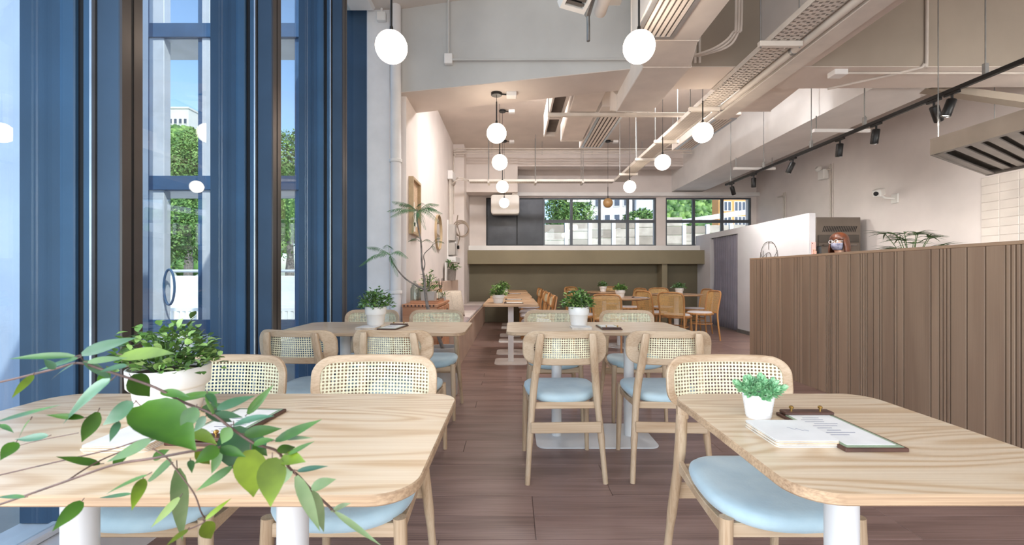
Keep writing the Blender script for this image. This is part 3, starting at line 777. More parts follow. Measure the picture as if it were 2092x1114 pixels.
def potted(label, x, y, z, r, h, R, Hh, n, ll, lw, m='ceramic', seed=1, each=False, collar=True, mats=('leaf_green','leaf_light','leaf_dark'), stems=14):
    t = thing('potted_plant', label, 'plant', (x, y, z), 0, 'small plants in pale pots')
    pot(t, r, h, m, collar); bushy(t, r, h, R, Hh, n, ll, lw, mats, seed, each, stems); return t
TZ = 0.7402
potted('bushy green plant in the big white pot on the near ash table', -0.905, 1.165, TZ, 0.092, 0.115, 0.118, 0.115, 560, 0.024, 0.0165, seed=3, each=True, mats=('leaf_green','leaf_light','leaf_dark'), stems=26)
potted('green plant in a white pot on the middle ash table', 0.47, 3.10, TZ, 0.073, 0.128, 0.105, 0.11, 640, 0.028, 0.019, seed=5, stems=24)
potted('green plant in a white pot on the window ash table', -0.965, 3.12, TZ, 0.074, 0.128, 0.115, 0.115, 700, 0.025, 0.016, seed=6, mats=('leaf_green','leaf_blue','leaf_dark'), stems=26)
potted('plant in a pale pot on the first bench table from the camera', -0.17, 5.45, TZ, 0.075, 0.10, 0.10, 0.12, 360, 0.034, 0.022, 'ceramic_matt', seed=8, stems=20)
potted('plant in a pale pot on the third bench table from the camera', -0.14, 7.15, TZ, 0.075, 0.11, 0.10, 0.12, 300, 0.036, 0.022, 'ceramic_matt', seed=9)
potted('plant in a pale pot on the nearest round table', 1.65, 6.72, TZ, 0.075, 0.115, 0.09, 0.09, 300, 0.038, 0.02, 'ceramic_matt', seed=10, mats=('leaf_green','leaf_light','leaf_dark'))
potted('plant in a pale pot on the round table by the curtain', 2.98, 7.85, TZ, 0.075, 0.11, 0.10, 0.085, 280, 0.04, 0.02, 'ceramic_matt', seed=11, mats=('leaf_green','leaf_blue','leaf_dark'))
potted('plant in a pale pot on the farthest round table', 1.85, 8.95, TZ, 0.073, 0.11, 0.085, 0.09, 260, 0.04, 0.02, 'ceramic_matt', seed=12, mats=('leaf_green','leaf_blue','leaf_dark'))

# succulent: rosettes with pointed scales
t = thing('succulent', 'mint green succulent in a small ribbed white pot on the small table', 'plant', (0.615, 1.10, TZ), 0, 'small plants in pale pots')
r, h = 0.0375, 0.062
pr = [(0,0),(r*0.72,0),(r*0.75,0.003)]+[(r*(0.76+0.22*k/24)+0.0006*math.sin(k*2.1), 0.004+(h-0.008)*k/24) for k in range(25)]+[(r*0.96,h),(r*0.90,h),(r*0.86,h*0.86),(0,h*0.86)]
MB().lathe(pr, seg=36).build('pot', 'ceramic', t, angle=60)
MB().lathe([(r*0.87,h*0.865),(0,h*0.9)], seg=20).build('soil', 'soil', t)
ros = MB()
for k in range(34):
    z = 0.034*k/34; a = k*2.4; el = 0.15+1.15*k/34; L = 0.0145*(1-0.45*k/34)
    d = Vector((math.cos(a)*math.cos(el), math.sin(a)*math.cos(el), math.sin(el)))
    p = Vector((0,0,z*0.85))+Vector((math.cos(a), math.sin(a), 0))*0.004
    leaf_mb(ros, dirM(p, d), L, L*0.85, 0.5, -0.35, 4)
rm = [MB(), 0]; rmesh = None
ros_me = ros.mesh('rosette', 'leaf_blue'); plain('succulent_green', (96,168,112), 0.45, 0.0, 150, c2=(178,220,172)); ros_me.materials[0] = MAT['succulent_green']
rg = random.Random(4)
for k in range(17):
    q = math.sqrt((k+0.5)/17); a = k*2.4
    lo = link('rosette', ros_me, t)
    tilt = q*1.15; ax = Vector((-math.sin(a), math.cos(a), 0))
    lo.matrix_local = Matrix.Translation((q*0.036*math.cos(a), q*0.036*math.sin(a), h*0.9+0.012*(1-q*q)+0.004)) @ Matrix.Rotation(tilt, 4, ax) @ Matrix.Rotation(rg.uniform(0,6), 4, 'Z') @ Matrix.Scale(rg.uniform(1.0,1.2), 4)

# ------------------------------------------------------------------ napkins and menus on the tables
def napkins(label, x, y, z=TZ, s=0.13, rz=0.0, n=9):
    t = thing('napkin_stack', label, 'napkins', (x, y, z), rz, 'stacks of paper napkins'); rg = random.Random(int(x*1000))
    for k in range(n):
        dx, dy = rg.uniform(-.0015,.0015), rg.uniform(-.0015,.0015)
        MB().prism(rrect(s+rg.uniform(-.002,.002), s+rg.uniform(-.002,.002), 0.008, 3, dx, dy), k*0.00165, k*0.00165+0.0013).build('napkin', 'paper' if k == n-1 else ('napkin_edge' if k % 2 else 'paper'), t)
    top = n*0.00165
    sc = [(0.0+0.035*f, 0.01-0.02*f+0.005*math.sin(f*16)*(1-f*0.4), top+0.0001) for f in [k/20 for k in range(21)]]
    MB().tube(sc, 0.0003, 4).build('printed_mark', 'print_grey', t)
    return t
napkins('stack of paper napkins beside the succulent pot', 0.613, 0.972)
napkins('stack of paper napkins on the near ash table behind the branch', -0.80, 0.945, rz=0.03)
napkins('stack of paper napkins on the middle ash table', 0.452, 2.90, n=7)
napkins('stack of paper napkins on the window ash table', -0.945, 2.90, rz=-0.06, n=7)
def menu(label, x, y, z=TZ, rz=0.0, w=0.128, l=0.235):
    t = thing('menu_board', label, 'menu', (x, y, z), rz, 'menu clipboards')
    MB().box(-w/2, w/2, -l/2, l/2, 0, 0.008).build('board', 'dark_walnut', t, bevel=0.0015)
    MB().box(-w/2+0.006, w/2-0.006, -l/2+0.006, l/2-0.03, 0.008, 0.0086).build('menu_border', 'menu_green', t)
    MB().box(-w/2+0.014, w/2-0.014, -l/2+0.016, l/2-0.03, 0.0086, 0.0091).build('menu_sheet', 'paper', t)
    tx = MB(); rg = random.Random(3)
    for k in range(9):
        yy = l/2-0.052-0.014*k; a = -w/2+0.022+(0.012 if k % 3 == 0 else 0)
        MB_w = rg.uniform(0.03, 0.07)
        tx.box(a, a+MB_w, yy, yy+0.0028, 0.0091, 0.0093)
    tx.build('menu_print', 'print_grey', t)
    MB().box(-w/2+0.006, w/2-0.002, l/2-0.032, l/2-0.004, 0.0091, 0.0165).build('clip_bar', 'dark_walnut', t, bevel=0.0015)
    for sx in (-1, 1):
        MB().lathe([(0.0025,0.0165),(0.0025,0.021),(0.005,0.0225),(0.0055,0.026),(0.003,0.0285),(0,0.0285)], (sx*0.036, l/2-0.018, 0), 12).build('clip_screw', 'brass', t)
    return t
menu('menu clipboard with dark wooden clip on the small table beside the napkins', 0.733, 1.0)
menu('menu clipboard on the near ash table behind the branch', -0.655, 1.03, rz=PI-0.05)
menu('menu clipboard on the middle ash table', 0.64, 2.92, rz=PI)
menu('menu clipboard on the window ash table', -0.79, 2.93, rz=-0.12)
menu('menu clipboard on the first bench table from the camera', 0.02, 5.38, rz=PI/2)
menu('menu clipboard on the second bench table from the camera', 0.02, 6.1, rz=PI/2)
menu('menu clipboard on the fourth bench table from the camera', 0.04, 7.9, rz=PI/2)
menu('menu clipboard lying on the nearest round table', 1.92, 6.6, rz=1.2)
menu('menu clipboard lying on the round table by the curtain', 2.72, 7.78, rz=1.2)
# ------------------------------------------------------------------ pendant globe lamps
def pendant(label, x, y, top, gz=2.51, lit=True, box=True, stem=0.22):
    t = thing('pendant_lamp', label, 'lamp', (x, y, gz), 0, 'globe pendant lamps'); r = 0.0975
    MB().lathe([(0,-r)]+[(r*math.cos(a), r*math.sin(a)) for a in [math.radians(-84+6*k) for k in range(28)]]+[(0.010,r*0.995)], seg=40).build('globe', 'globe_lit' if lit else 'lamp_off', t, angle=180)
    MB().tube([(0,0,r*0.97),(0,0,r+0.03)], [0.014,0.010], 12).build('globe_cap', 'black_metal', t)
    MB().tube([(0,0,r+0.02),(0,0,r+stem)], 0.0065, 8).build('stem', 'black_metal', t)
    H = top-gz
    MB().tube([(0,0,r+stem),(0,0,H-0.03)], 0.0028, 6).build('cord', 'black_metal', t)
    MB().lathe([(0,H-0.032),(0.052,H-0.032),(0.056,H-0.028),(0.056,H-0.004),(0.052,H),(0,H)], seg=28).build('canopy', 'black_metal', t)
    if box:
        b = MB().box(0.10, 0.20, -0.045, 0.045, H-0.05, H-0.001).build('junction_box', 'white_paint', t, bevel=0.006)
        MB().tube([(0.05,0,H-0.018),(0.10,0,H-0.022)], 0.008, 6).build('cable_gland', 'black_metal', b)
    return t
A, B = -0.155, 1.905
pendant('large glowing globe lamp hanging in front of the white column', -0.75, 2.74, 4.6)
pendant('large glowing globe lamp hanging in front of the silver duct', 0.79, 2.74, 4.6)
pendant('glowing globe lamp under the slanting beam, first of the bench row', A, 4.42, 2.92)
pendant('glowing globe lamp second in the row above the bench tables', A, 5.57, CEIL)
pendant('glowing globe lamp third in the row above the bench tables', A, 7.13, CEIL)
pendant('smallest glowing globe lamp at the end of the row above the bench tables', A, 8.75, CEIL)
pendant('glowing globe lamp in front of the cable tray, nearest the track lights', B, 4.40, 3.10, box=False)
pendant('glowing globe lamp below the cable tray, second of its row', B, 5.57, CEIL)
pendant('glowing globe lamp where the two cable trays meet', B, 7.13, CEIL)
pendant('unlit brown globe lamp in front of the far window', B, 8.75, CEIL, lit=False)
t = thing('lamp_bracket', 'small painted bracket plate on the beam holding the globe lamp canopy', 'bracket', (B, 4.40, 3.10))
part('plate', MB().box(B-0.09, B+0.09, 4.25, 4.47, 3.10, 3.12), 'duct_paint', t, 0.004)
part('hanger', MB().tube([(B+0.07,4.40,3.12),(B+0.07,4.40,CEIL)], 0.006, 6).tube([(B-0.07,4.40,3.12),(B-0.07,4.40,CEIL)], 0.006, 6), 'galvanised', t)

# ------------------------------------------------------------------ ceiling services
# main air duct crossing under the beam
def duct(name, label, secs, cat='duct'):
    """secs: list of (y, x0, x1, z0, z1)"""
    t = thing(name, label, cat, (secs[0][1], secs[0][0], secs[0][3]))
    for a, b in zip(secs, secs[1:]):
        o = MB().loops([[(a[1],a[0],a[3]),(a[2],a[0],a[3]),(a[2],a[0],a[4]),(a[1],a[0],a[4])], [(b[1],b[0],b[3]),(b[2],b[0],b[3]),(b[2],b[0],b[4]),(b[1],b[0],b[4])]])
        part('duct_section', o, 'duct_paint', t, 0.006)
        o = MB()
        for (y, x0, x1, z0, z1) in (b,):
            o.box(x0-0.004, x1+0.004, y-0.008, y+0.008, z0-0.004, z0).box(x0-0.004, x1+0.004, y-0.008, y+0.008, z1, z1+0.004)
            o.box(x0-0.004, x0, y-0.008, y+0.008, z0, z1).box(x1, x1+0.004, y-0.008, y+0.008, z0, z1)
        part('flange', o, 'duct_paint', t)
    for (y, x0, x1, z0, z1) in (secs[0], secs[-1]):
        for x in (x0+0.01, x1-0.01): part('hanger', MB().tube([(x,y,z1-0.01),(x,y,4.6 if y < 3.86 else CEIL)], 0.005, 6), 'galvanised', t)
    return t
def slots(t, x0, x1, y0, y1, z, n=6):
    part('diffuser_frame', MB().box(x0-0.03, x0, y0, y1, z-0.012, z+0.0).box(x1, x1+0.03, y0, y1, z-0.012, z).box(x0, x1, y0, y0+0.03, z-0.012, z).box(x0, x1, y1-0.03, y1, z-0.012, z), 'bright_metal', t)
    part('diffuser_back', MB().box(x0, x1, y0+0.03, y1-0.03, z-0.002, z), 'grille_dark', t)
    w = (x1-x0)/n
    for k in range(n): part('slat', MB().box(x0+w*(k+0.25), x0+w*(k+0.85), y0+0.03, y1-0.03, z-0.011, z-0.004), 'duct_paint', t)
t = duct('air_duct', 'large pale rectangular air duct with slot diffuser passing under the beam', [(1.2,0.80,1.30,2.74,3.12),(3.10,0.84,1.31,2.74,3.12),(3.50,1.04,1.42,2.74,3.06),(4.45,1.06,1.42,2.74,2.91),(4.75,1.06,1.42,2.86,3.10)])
slots(t, 0.87, 1.09, 1.6, 3.06, 2.74)
t = duct('fan_coil_unit', 'pale ceiling duct with slot diffuser behind the slanting beam', [(5.0,1.02,1.34,3.0,3.3),(6.65,1.02,1.34,3.0,3.3)])
slots(t, 1.06, 1.30, 5.25, 6.6, 3.0, 5)
duct('flat_duct', 'broad flat pale duct beside the rear slot diffuser', [(4.6,0.66,0.98,3.0,3.28),(6.3,0.70,1.0,3.0,3.28)])
t = thing('louvre_box', 'open pale ceiling box with dark louvre beside the flat duct', 'vent', (0.52, 5.4, 3.0))
part('box_frame', MB().box(0.44,0.46,4.7,6.1,3.0,3.3).box(0.60,0.62,4.7,6.1,3.0,3.3).box(0.46,0.60,4.7,4.72,3.0,3.3).box(0.46,0.60,6.08,6.1,3.0,3.3).box(0.46,0.60,5.38,5.42,3.0,3.3), 'duct_paint', t)
part('louvre', MB().box(0.46,0.60,4.72,6.08,3.06,3.08), 'grille_dark', t)
t = duct('far_fan_coil', 'pale ceiling duct with slot diffuser above the round tables', [(5.6,2.62,2.92,3.12,3.4),(7.2,2.62,2.92,3.12,3.4)])
slots(t, 2.66, 2.88, 5.7, 7.1, 3.12, 5)
t = duct('rear_duct', 'pale boxed duct elbow beside the perforated tray', [(4.3,2.40,2.95,3.02,3.35),(5.2,2.50,3.05,3.02,3.35)])
# near ceiling cassette with its outlet, tipped towards the room
t = thing('air_outlet', 'white air outlet grille with grey louvres at the very top', 'vent', (0.53, 2.95, 3.1))
M = Matrix.Translation((0.49,2.95,3.06)) @ Matrix.Rotation(math.radians(24),4,'Z') @ Matrix.Rotation(math.radians(-28),4,'X')
o = MB(); 
for a in ((-0.10,-0.075,-0.2,0.2),(0.075,0.10,-0.2,0.2),(-0.075,0.075,-0.2,-0.17),(-0.075,0.075,0.17,0.2)): o.mbox(M, a[0], a[1], a[2], a[3], -0.02, 0.05)
part('outlet_frame', o, 'ac_white', t)
for k in range(11):
    y0 = -0.16+0.03*k; part('louvre', MB().mbox(M, -0.075, 0.075, y0, y0+0.016, -0.008, 0.0), 'grille_dark', t)
part('outlet_back', MB().mbox(M, -0.075, 0.075, -0.17, 0.17, 0.04, 0.05), 'black_gap', t)
t = thing('lagged_pipe', 'pair of lagged white pipes with an open end under the ceiling', 'pipe', (0.66, 3.2, 3.05))
part('pipe', MB().tube([(0.66,1.6,3.06),(0.66,3.3,3.06)], 0.045, 14), 'duct_paint', t)
part('pipe', MB().tube([(0.60,1.6,3.16),(0.60,3.5,3.16)], 0.025, 12), 'galvanised', t)
part('drain_end', MB().tube([(0.60,3.48,3.16),(0.61,3.52,3.08),(0.61,3.52,2.96)], 0.014, 10), 'galvanised', t)
t = thing('ceiling_unit', 'plain white ceiling unit box beside the slot diffuser at the top', 'unit', (0.76, 2.5, 3.13))
part('casing', MB().box(0.70,0.82,1.6,3.34,3.13,3.45), 'ac_white', t, 0.006)

# perforated cable trays
def tray(name, label, p0, axis, length, w, z, group):
    t = thing(name, label, 'cable tray', p0, 0, group)
    n = max(4, int(length/0.045)); pl = length/n; m = 6; pwid = w/m
    def mp(u, v):
        a, b = v, u+w/2
        return Vector((b, a, 0)) if axis == 'y' else Vector((a, b, 0))
    o = MB()
    for i in range(m):
        for j in range(n):
            cu, cv = (i+.5)*pwid-w/2, (j+.5)*pl
            sq = [(-.5,-.5),(.5,-.5),(.5,.5),(-.5,.5)]; hs = 0.62
            off = 0.12 if i % 2 else -0.12
            inn = [(-.33,-.2+off),(.33,-.2+off),(.33,.2+off),(-.33,.2+off)]
            o.add([mp(cu+a*pwid, cv+b*pl) for a, b in sq]+[mp(cu+a*pwid, cv+b*pl) for a, b in inn], [(k,(k+1)%4,4+(k+1)%4,4+k) for k in range(4)])
    o.build('perforated_base', 'tray_paint', t, fix=False)
    for s in (0, w):
        if axis == 'y': MB().box(s-0.003, s+0.003, 0, length, 0.0, 0.045).build('side_rail', 'tray_paint', t)
        else: MB().box(0, length, s-0.003, s+0.003, 0.0, 0.045).build('side_rail', 'tray_paint', t)
    o = MB().box(0.02, w-0.02, 0, length, 0.006, 0.03) if axis == 'y' else MB().box(0, length, 0.02, w-0.02, 0.006, 0.03)
    o.build('cable_bundle', 'conduit', t)
    return t
TRZ = 2.862
tray('cable_tray', 'long perforated cable tray running away from the camera', (1.955, 1.8, TRZ), 'y', 6.66, 0.21, TRZ, 'perforated cable trays')
tray('cable_tray', 'perforated cable tray running across in front of the far wall', (-0.82, 8.4, TRZ), 'x', 2.77, 0.18, TRZ, 'perforated cable trays')
sp_ = ('first', 'second', 'third', 'fourth', 'fifth')
for i, y in enumerate((3.34, 4.66, 5.8, 6.7, 7.7)):
    top = 4.6 if y < 3.9 else CEIL
    t = thing('tray_hanger', '%s strut hanger under the long cable tray from the camera' % sp_[i], 'hanger', (2.06, y, TRZ), 0, 'strut hangers')
    part('strut', MB().box(1.87, 2.195, y-0.02, y+0.02, TRZ-0.042, TRZ-0.002), 'tray_paint', t, 0.003)
    for x in (1.885, 2.18): part('rod', MB().tube([(x,y,TRZ-0.05),(x,y,top)], 0.0055, 6), 'galvanised', t)
for i, x in enumerate((-0.45, 0.45, 1.35)):
    t = thing('tray_hanger', '%s rod hanger of the cross tray, counted from the bench wall' % sp_[i], 'hanger', (x, 8.49, TRZ), 0, 'strut hangers')
    part('strut', MB().box(x-0.02, x+0.02, 8.36, 8.62, TRZ-0.03, TRZ-0.002), 'tray_paint', t)
    for y in (8.37, 8.61): part('rod', MB().tube([(x,y,TRZ-0.035),(x,y,CEIL)], 0.0055, 6), 'galvanised', t)
t = thing('service_pipe', 'painted round pipe running beside the long cable tray', 'pipe', (2.22, 1.8, 2.86))
part('pipe', MB().tube([(2.235,0.8,2.872),(2.235,5.4,2.872)], 0.03, 16), 'tray_paint', t)
part('trunking', MB().box(2.29, 2.46, 0.8, 5.0, 2.85, 2.905), 'tray_paint', t, 0.004)
for y in (2.4, 3.5, 4.7): part('clamp', MB().lathe([(0.0305,-0.015),(0.034,-0.012),(0.034,0.012),(0.0305,0.015)], (2.235,y,2.872), 16, Matrix.Rotation(PI/2,4,'X')), 'galvanised', t)
t = thing('conduit_drop', 'bundle of white conduits dropping from the ceiling to the cable tray', 'conduit', (1.80, 3.3, TRZ))
for k in range(3):
    x = 1.74+0.022*k
    part('conduit', MB().tube(smooth_path([(x,3.42,4.55),(x,3.42,3.15),(x-0.02,3.44,2.98),(x-0.12+0.02*k,3.5,2.90),(x-0.26,3.62,2.89)], 5), 0.010, 8), 'conduit', t)
t = thing('conduit_pair', 'pair of vertical white conduits on the beam beside the air duct', 'conduit', (1.62, 3.84, 3.0))
for k in range(2): part('conduit', MB().tube([(1.60+0.04*k,3.85,2.94),(1.60+0.04*k,3.85,4.58)], 0.012, 8), 'conduit', t)
t = thing('cross_pipe', 'slim white bar running crosswise behind the slanting beam', 'bar', (0.5, 5.2, 2.99))
part('bar', MB().box(0.42, 2.45, 5.17, 5.22, 2.955, 2.995), 'tray_paint', t, 0.004)
for x in (0.43, 1.6, 2.4): part('rod', MB().tube([(x,5.195,2.99),(x,5.195,CEIL)], 0.006, 6), 'galvanised', t)
# wall conduits above the far end
t = thing('ceiling_conduits', 'three slim white conduits bending along the far ceiling edge', 'conduit', (-1.1, 8.7, 3.5))
for k in range(3):
    z = 3.60-0.045*k
    part('conduit', MB().tube(smooth_path([(-1.17,8.86,2.3),(-1.17,8.86,z-0.14),(-1.14,8.82,z-0.03),(-1.02,8.8,z),(0.4,8.8,z),(3.6,8.8,z)], 5), 0.013, 8), 'conduit', t)
for x in (-0.4, 0.6, 1.6, 2.6): part('clip_rod', MB().tube([(x,8.8,3.48),(x,8.8,CEIL)], 0.005, 6), 'galvanised', t)
# conduit and box on the grey beam face
def bf(x): return 4.395-(x+1.08)*0.235-0.02       # beam face depth
bx = at(916,120,4.25)
t = thing('beam_conduit', 'white junction box with conduits on the grey beam', 'conduit', (bx.x, bf(bx.x), bx.z))
part('box_body', MB().box(bx.x-0.04, bx.x+0.04, bf(bx.x)-0.03, bf(bx.x)+0.02, bx.z-0.05, bx.z+0.05), 'white_paint', t, 0.006)
part('conduit', MB().tube([(bx.x,bf(bx.x)-0.01,bx.z+0.05),(bx.x,bf(bx.x)-0.01,4.58)], 0.012, 8), 'beam_grey', t)
part('conduit', MB().tube([(bx.x+0.04,bf(bx.x+0.04)-0.01,bx.z-0.01),(1.03,bf(1.03)-0.01,EYE+(560-122)*bf(1.03)/FPX)], 0.011, 8), 'beam_grey', t)
t = thing('beam_conduit', 'cream conduit with a bend and a small box on the taupe beam', 'conduit', (3.6, 3.84, 2.9))
part('conduit', MB().tube(smooth_path([(3.62,3.845,4.58),(3.62,3.845,3.05),(3.60,3.85,2.93),(3.54,3.9,2.905),(3.2,4.2,2.905),(3.08,4.3,2.905)], 5), 0.012, 8), 'conduit', t)
part('box_body', MB().box(2.86,2.98,3.9,4.0,2.87,2.92), 'white_paint', t, 0.005)
part('conduit', MB().tube([(2.98,3.95,2.90),(5.6,3.95,2.90)], 0.011, 8), 'conduit', t)

# ------------------------------------------------------------------ track with spotlights
TX, TZk = 3.6, 2.6
t = thing('light_track', 'long black lighting track hanging above the counter', 'track', (TX, 5.0, TZk))
part('rail', MB().box(TX-0.017, TX+0.017, 1.6, 7.42, TZk-0.017, TZk+0.017), 'black_metal', t, 0.003)
for y in (3.35, 4.5, 5.3, 6.3, 7.25):
    top = 4.6 if y < 3.86 else (3.0 if y > 4.27 else 2.92)
    if y > 4.27: top = CEIL
    hh = part('hanger', MB().tube([(TX,y,TZk+0.017),(TX,y,top)], 0.005, 6), 'galvanised', t)
    part('clamp', MB().box(TX-0.014,TX+0.014,y-0.014,y+0.014,TZk+0.017,TZk+0.10), 'galvanised', t, 0.002)
spx = [(1908,0.55,0.2),(1945,-0.25,0.15),(1790,-0.05,0.12),(1716,-0.03,0.1),(1620,-0.35,0.2),(1540,0.0,0.05),(1495,0.4,0.25)]
nm = ('nearest the extractor hood, tilted back', 'nearest the extractor hood, tilted forward', 'third along the track from the hood', 'fourth along the track from the hood', 'fifth along the track, tilted', 'second from the far end of the track', 'at the far end of the track')
for i, (px, tilt, yaw) in enumerate(spx):
    y = TX*FPX/(px-1046)
    t = thing('track_spotlight', 'black cylinder spotlight ' + nm[i], 'spotlight', (TX, y, TZk-0.017), 0, 'black track spotlights')
    MB().box(-0.015,0.015,-0.06,0.06,-0.02,0).build('adapter', 'black_metal', t, bevel=0.003)
    MB().tube([(0,0,-0.02),(0,0,-0.06)], 0.009, 10).build('swivel', 'black_metal', t)
    M = Matrix.Translation((0,0,-0.055)) @ Matrix.Rotation(-tilt, 4, 'Y') @ Matrix.Rotation(yaw, 4, 'X')
    b = MB().lathe([(0,0.0),(0.030,0.0),(0.034,-0.006),(0.034,-0.135),(0.031,-0.14),(0.029,-0.128),(0,-0.128)], seg=24, M=M).build('head', 'black_metal', t)
    MB().lathe([(0,-0.1285),(0.027,-0.1285),(0.027,-0.126),(0,-0.126)], seg=20, M=M).build('lens', 'spot_lens', b)
    d = M.to_3x3() @ Vector((0.75,0,-1)); p = Vector((TX,y,TZk-0.017)) + M @ Vector((0,0,-0.15))
    add_light('spot_beam', 'SPOT', p, p+d, 42, (1,0.95,0.90), spot=1.9)

# ------------------------------------------------------------------ extractor hood
t = thing('extractor_hood', 'stainless steel extractor hood with slatted baffle filters', 'hood', (4.2, 3.4, 2.1))
P = [(3.53,1.6),(4.85,1.6),(4.85,4.5),(3.53,3.72)]; z0, z1 = 2.1, 2.22
n = len(P); o = MB()
for i in range(n):
    a, b = Vector((*P[i],0)), Vector((*P[(i+1)%n],0)); d = (b-a).normalized(); q = Vector((-d.y, d.x, 0))*0.015
    o.add([a+Vector((0,0,z0)), b+Vector((0,0,z0)), b+q+Vector((0,0,z0)), a+q+Vector((0,0,z0)), a+Vector((0,0,z1)), b+Vector((0,0,z1)), b+q+Vector((0,0,z1)), a+q+Vector((0,0,z1))], [(3,2,1,0),(4,5,6,7),(0,1,5,4),(1,2,6,5),(2,3,7,6),(3,0,4,7)])
part('hood_skirt', o, 'steel', t)
part('hood_roof', MB().prism(P, z1, z1+0.015), 'steel', t)
part('hood_rim', MB().prism([(3.545,1.62),(3.60,1.62),(3.60,3.68),(3.545,3.70)], z0+0.005, z0+0.018).prism([(3.60,3.68),(4.83,4.41),(4.83,4.48),(3.56,3.735)], z0+0.005, z0+0.018), 'steel', t)
part('filter_back', MB().prism([(3.56,1.62),(4.83,1.62),(4.83,4.45),(3.56,3.70)], z0+0.055, z0+0.06), 'steel_dark', t)
sl = 0.78/1.32
for k in range(16):
    y0 = 3.60-0.125*k
    if y0 < 1.75: break
    part('baffle', MB().prism([(3.60,y0),(4.83,y0+sl*1.23),(4.83,y0+sl*1.23-0.07),(3.60,y0-0.07)], z0+0.02, z0+0.032), 'steel', t)
for x, y in ((3.56,3.68),(4.82,4.40)): part('hanger', MB().tube([(x,y,z1),(x,y,CEIL if y > 4.27 else 4.6)], 0.004, 6), 'galvanised', t)
pa, pb = at(1850,176,4.6), at(2130,214,4.1)
struct('ceiling_beam_brace', MB().add([(pa.x,pa.y,pa.z),(pb.x,pb.y,pb.z),(pb.x+0.05,pb.y+0.12,pb.z),(pa.x+0.05,pa.y+0.12,pa.z),(pa.x,pa.y,pa.z+0.07),(pb.x,pb.y,pb.z+0.07),(pb.x+0.05,pb.y+0.12,pb.z+0.07),(pa.x+0.05,pa.y+0.12,pa.z+0.07)], [(3,2,1,0),(4,5,6,7),(0,1,5,4),(1,2,6,5),(2,3,7,6),(3,0,4,7)]), 'beam_taupe')
# strut racks hanging by the rear beam
for i, (y, nmx) in enumerate(((5.3,'nearer'),(7.2,'farther'))):
    t = thing('hanging_strut', '%s hanging strut rack under the long rear beam' % nmx, 'hanger', (3.9, y, 2.85))
    part('strut', MB().box(3.62,4.3,y-0.02,y+0.02,2.80,2.84), 'white_paint', t, 0.003)
    for x in (3.66, 4.25): part('rod', MB().tube([(x,y,2.80),(x,y,3.0)], 0.006, 6), 'galvanised', t)

# ------------------------------------------------------------------ right wall: camera, conduits, wall light
t = thing('wall_camera', 'white security camera on a wall bracket above the kitchen', 'camera', (RIGHT, 6.54, 2.25))
c = Vector((5.42, 6.5, 2.30))
part('wall_plate', MB().box(RIGHT-0.02, RIGHT, 6.44, 6.56, 2.14, 2.28), 'ac_white', t, 0.006)
part('arm', MB().tube([(RIGHT-0.01,6.5,2.21),(5.50,6.5,2.22),(5.42,6.5,2.27)], 0.016, 10), 'ac_white', t)
hd = part('camera_head', MB().mbox(Matrix.Translation(c) @ Matrix.Rotation(0.5,4,'Z') @ Matrix.Rotation(-0.25,4,'Y'), -0.10, 0.07, -0.055, 0.055, -0.055, 0.055), 'ac_white', t, 0.015)
M = Matrix.Translation(c) @ Matrix.Rotation(0.5,4,'Z') @ Matrix.Rotation(-0.25,4,'Y')
lo = MB().lathe([(0,0.0),(0.03,0.0),(0.032,0.008),(0.02,0.012),(0,0.012)], seg=20, M=M @ Matrix.Translation((-0.10,0,0)) @ Matrix.Rotation(-PI/2,4,'Y'))
lo.v = [(v[0]-RIGHT, v[1]-6.54, v[2]-2.25) for v in lo.v]; lo.build('camera_lens', 'black_gap', hd)
for i, (y, top, lb) in enumerate(((7.76,2.95,'pair of white conduits running down the wall above the oven'),(9.1,2.7,'pair of white conduits on the wall near the far window'))):
    t = thing('wall_conduit', lb, 'conduit', (RIGHT, y, 1.0))
    for k in range(2): part('conduit', MB().tube(smooth_path([(RIGHT-0.015,y+0.05*k,0.4),(RIGHT-0.015,y+0.05*k,top-0.1),(RIGHT-0.03,y+0.02+0.05*k,top),(RIGHT-0.05,y+0.2,top+0.02)], 4), 0.012, 8), 'conduit', t)
t = thing('emergency_light', 'cream emergency lamp on the wall behind the track', 'lamp', (RIGHT, 7.95, 2.95))
part('lamp_body', MB().box(RIGHT-0.10, RIGHT, 7.86, 8.02, 2.80, 2.98), 'ac_white', t, 0.012)
part('lamp_head', MB().lathe([(0,0),(0.05,0.0),(0.055,0.03),(0.035,0.06),(0,0.06)], (RIGHT-0.12,7.94,2.98), 18, Matrix.Rotation(-0.9,4,'Y')), 'ac_white', t)

# ------------------------------------------------------------------ kitchen behind the counter
t = thing('steel_oven', 'tall stainless kitchen oven with slanted vent slots', 'oven', (5.18, 7.3, 0))
ox0, ox1, oy = 4.83, 5.54, 7.0
part('oven_body', MB().box(ox0, ox1, oy, 7.6, 0, 2.0), 'oven_front', t, 0.006)
for k in range(20):
    x = ox0+0.10+0.027*k
    part('vent_slot', MB().add([(x,oy-0.003,1.77),(x+0.012,oy-0.003,1.77),(x+0.042,oy-0.003,1.86),(x+0.030,oy-0.003,1.86),(x,oy-0.001,1.77),(x+0.012,oy-0.001,1.77),(x+0.042,oy-0.001,1.86),(x+0.030,oy-0.001,1.86)], [(0,1,2,3),(7,6,5,4),(0,4,5,1),(1,5,6,2),(2,6,7,3),(3,7,4,0)]), 'black_gap', t)
part('control_strip', MB().box(ox0+0.03, ox1-0.03, oy-0.012, oy-0.001, 1.60, 1.72), 'steel_dark', t, 0.003)
dr = part('oven_door', MB().box(ox0+0.03, ox1-0.05, oy-0.02, oy-0.001, 0.9, 1.585), 'oven_front', t, 0.004)
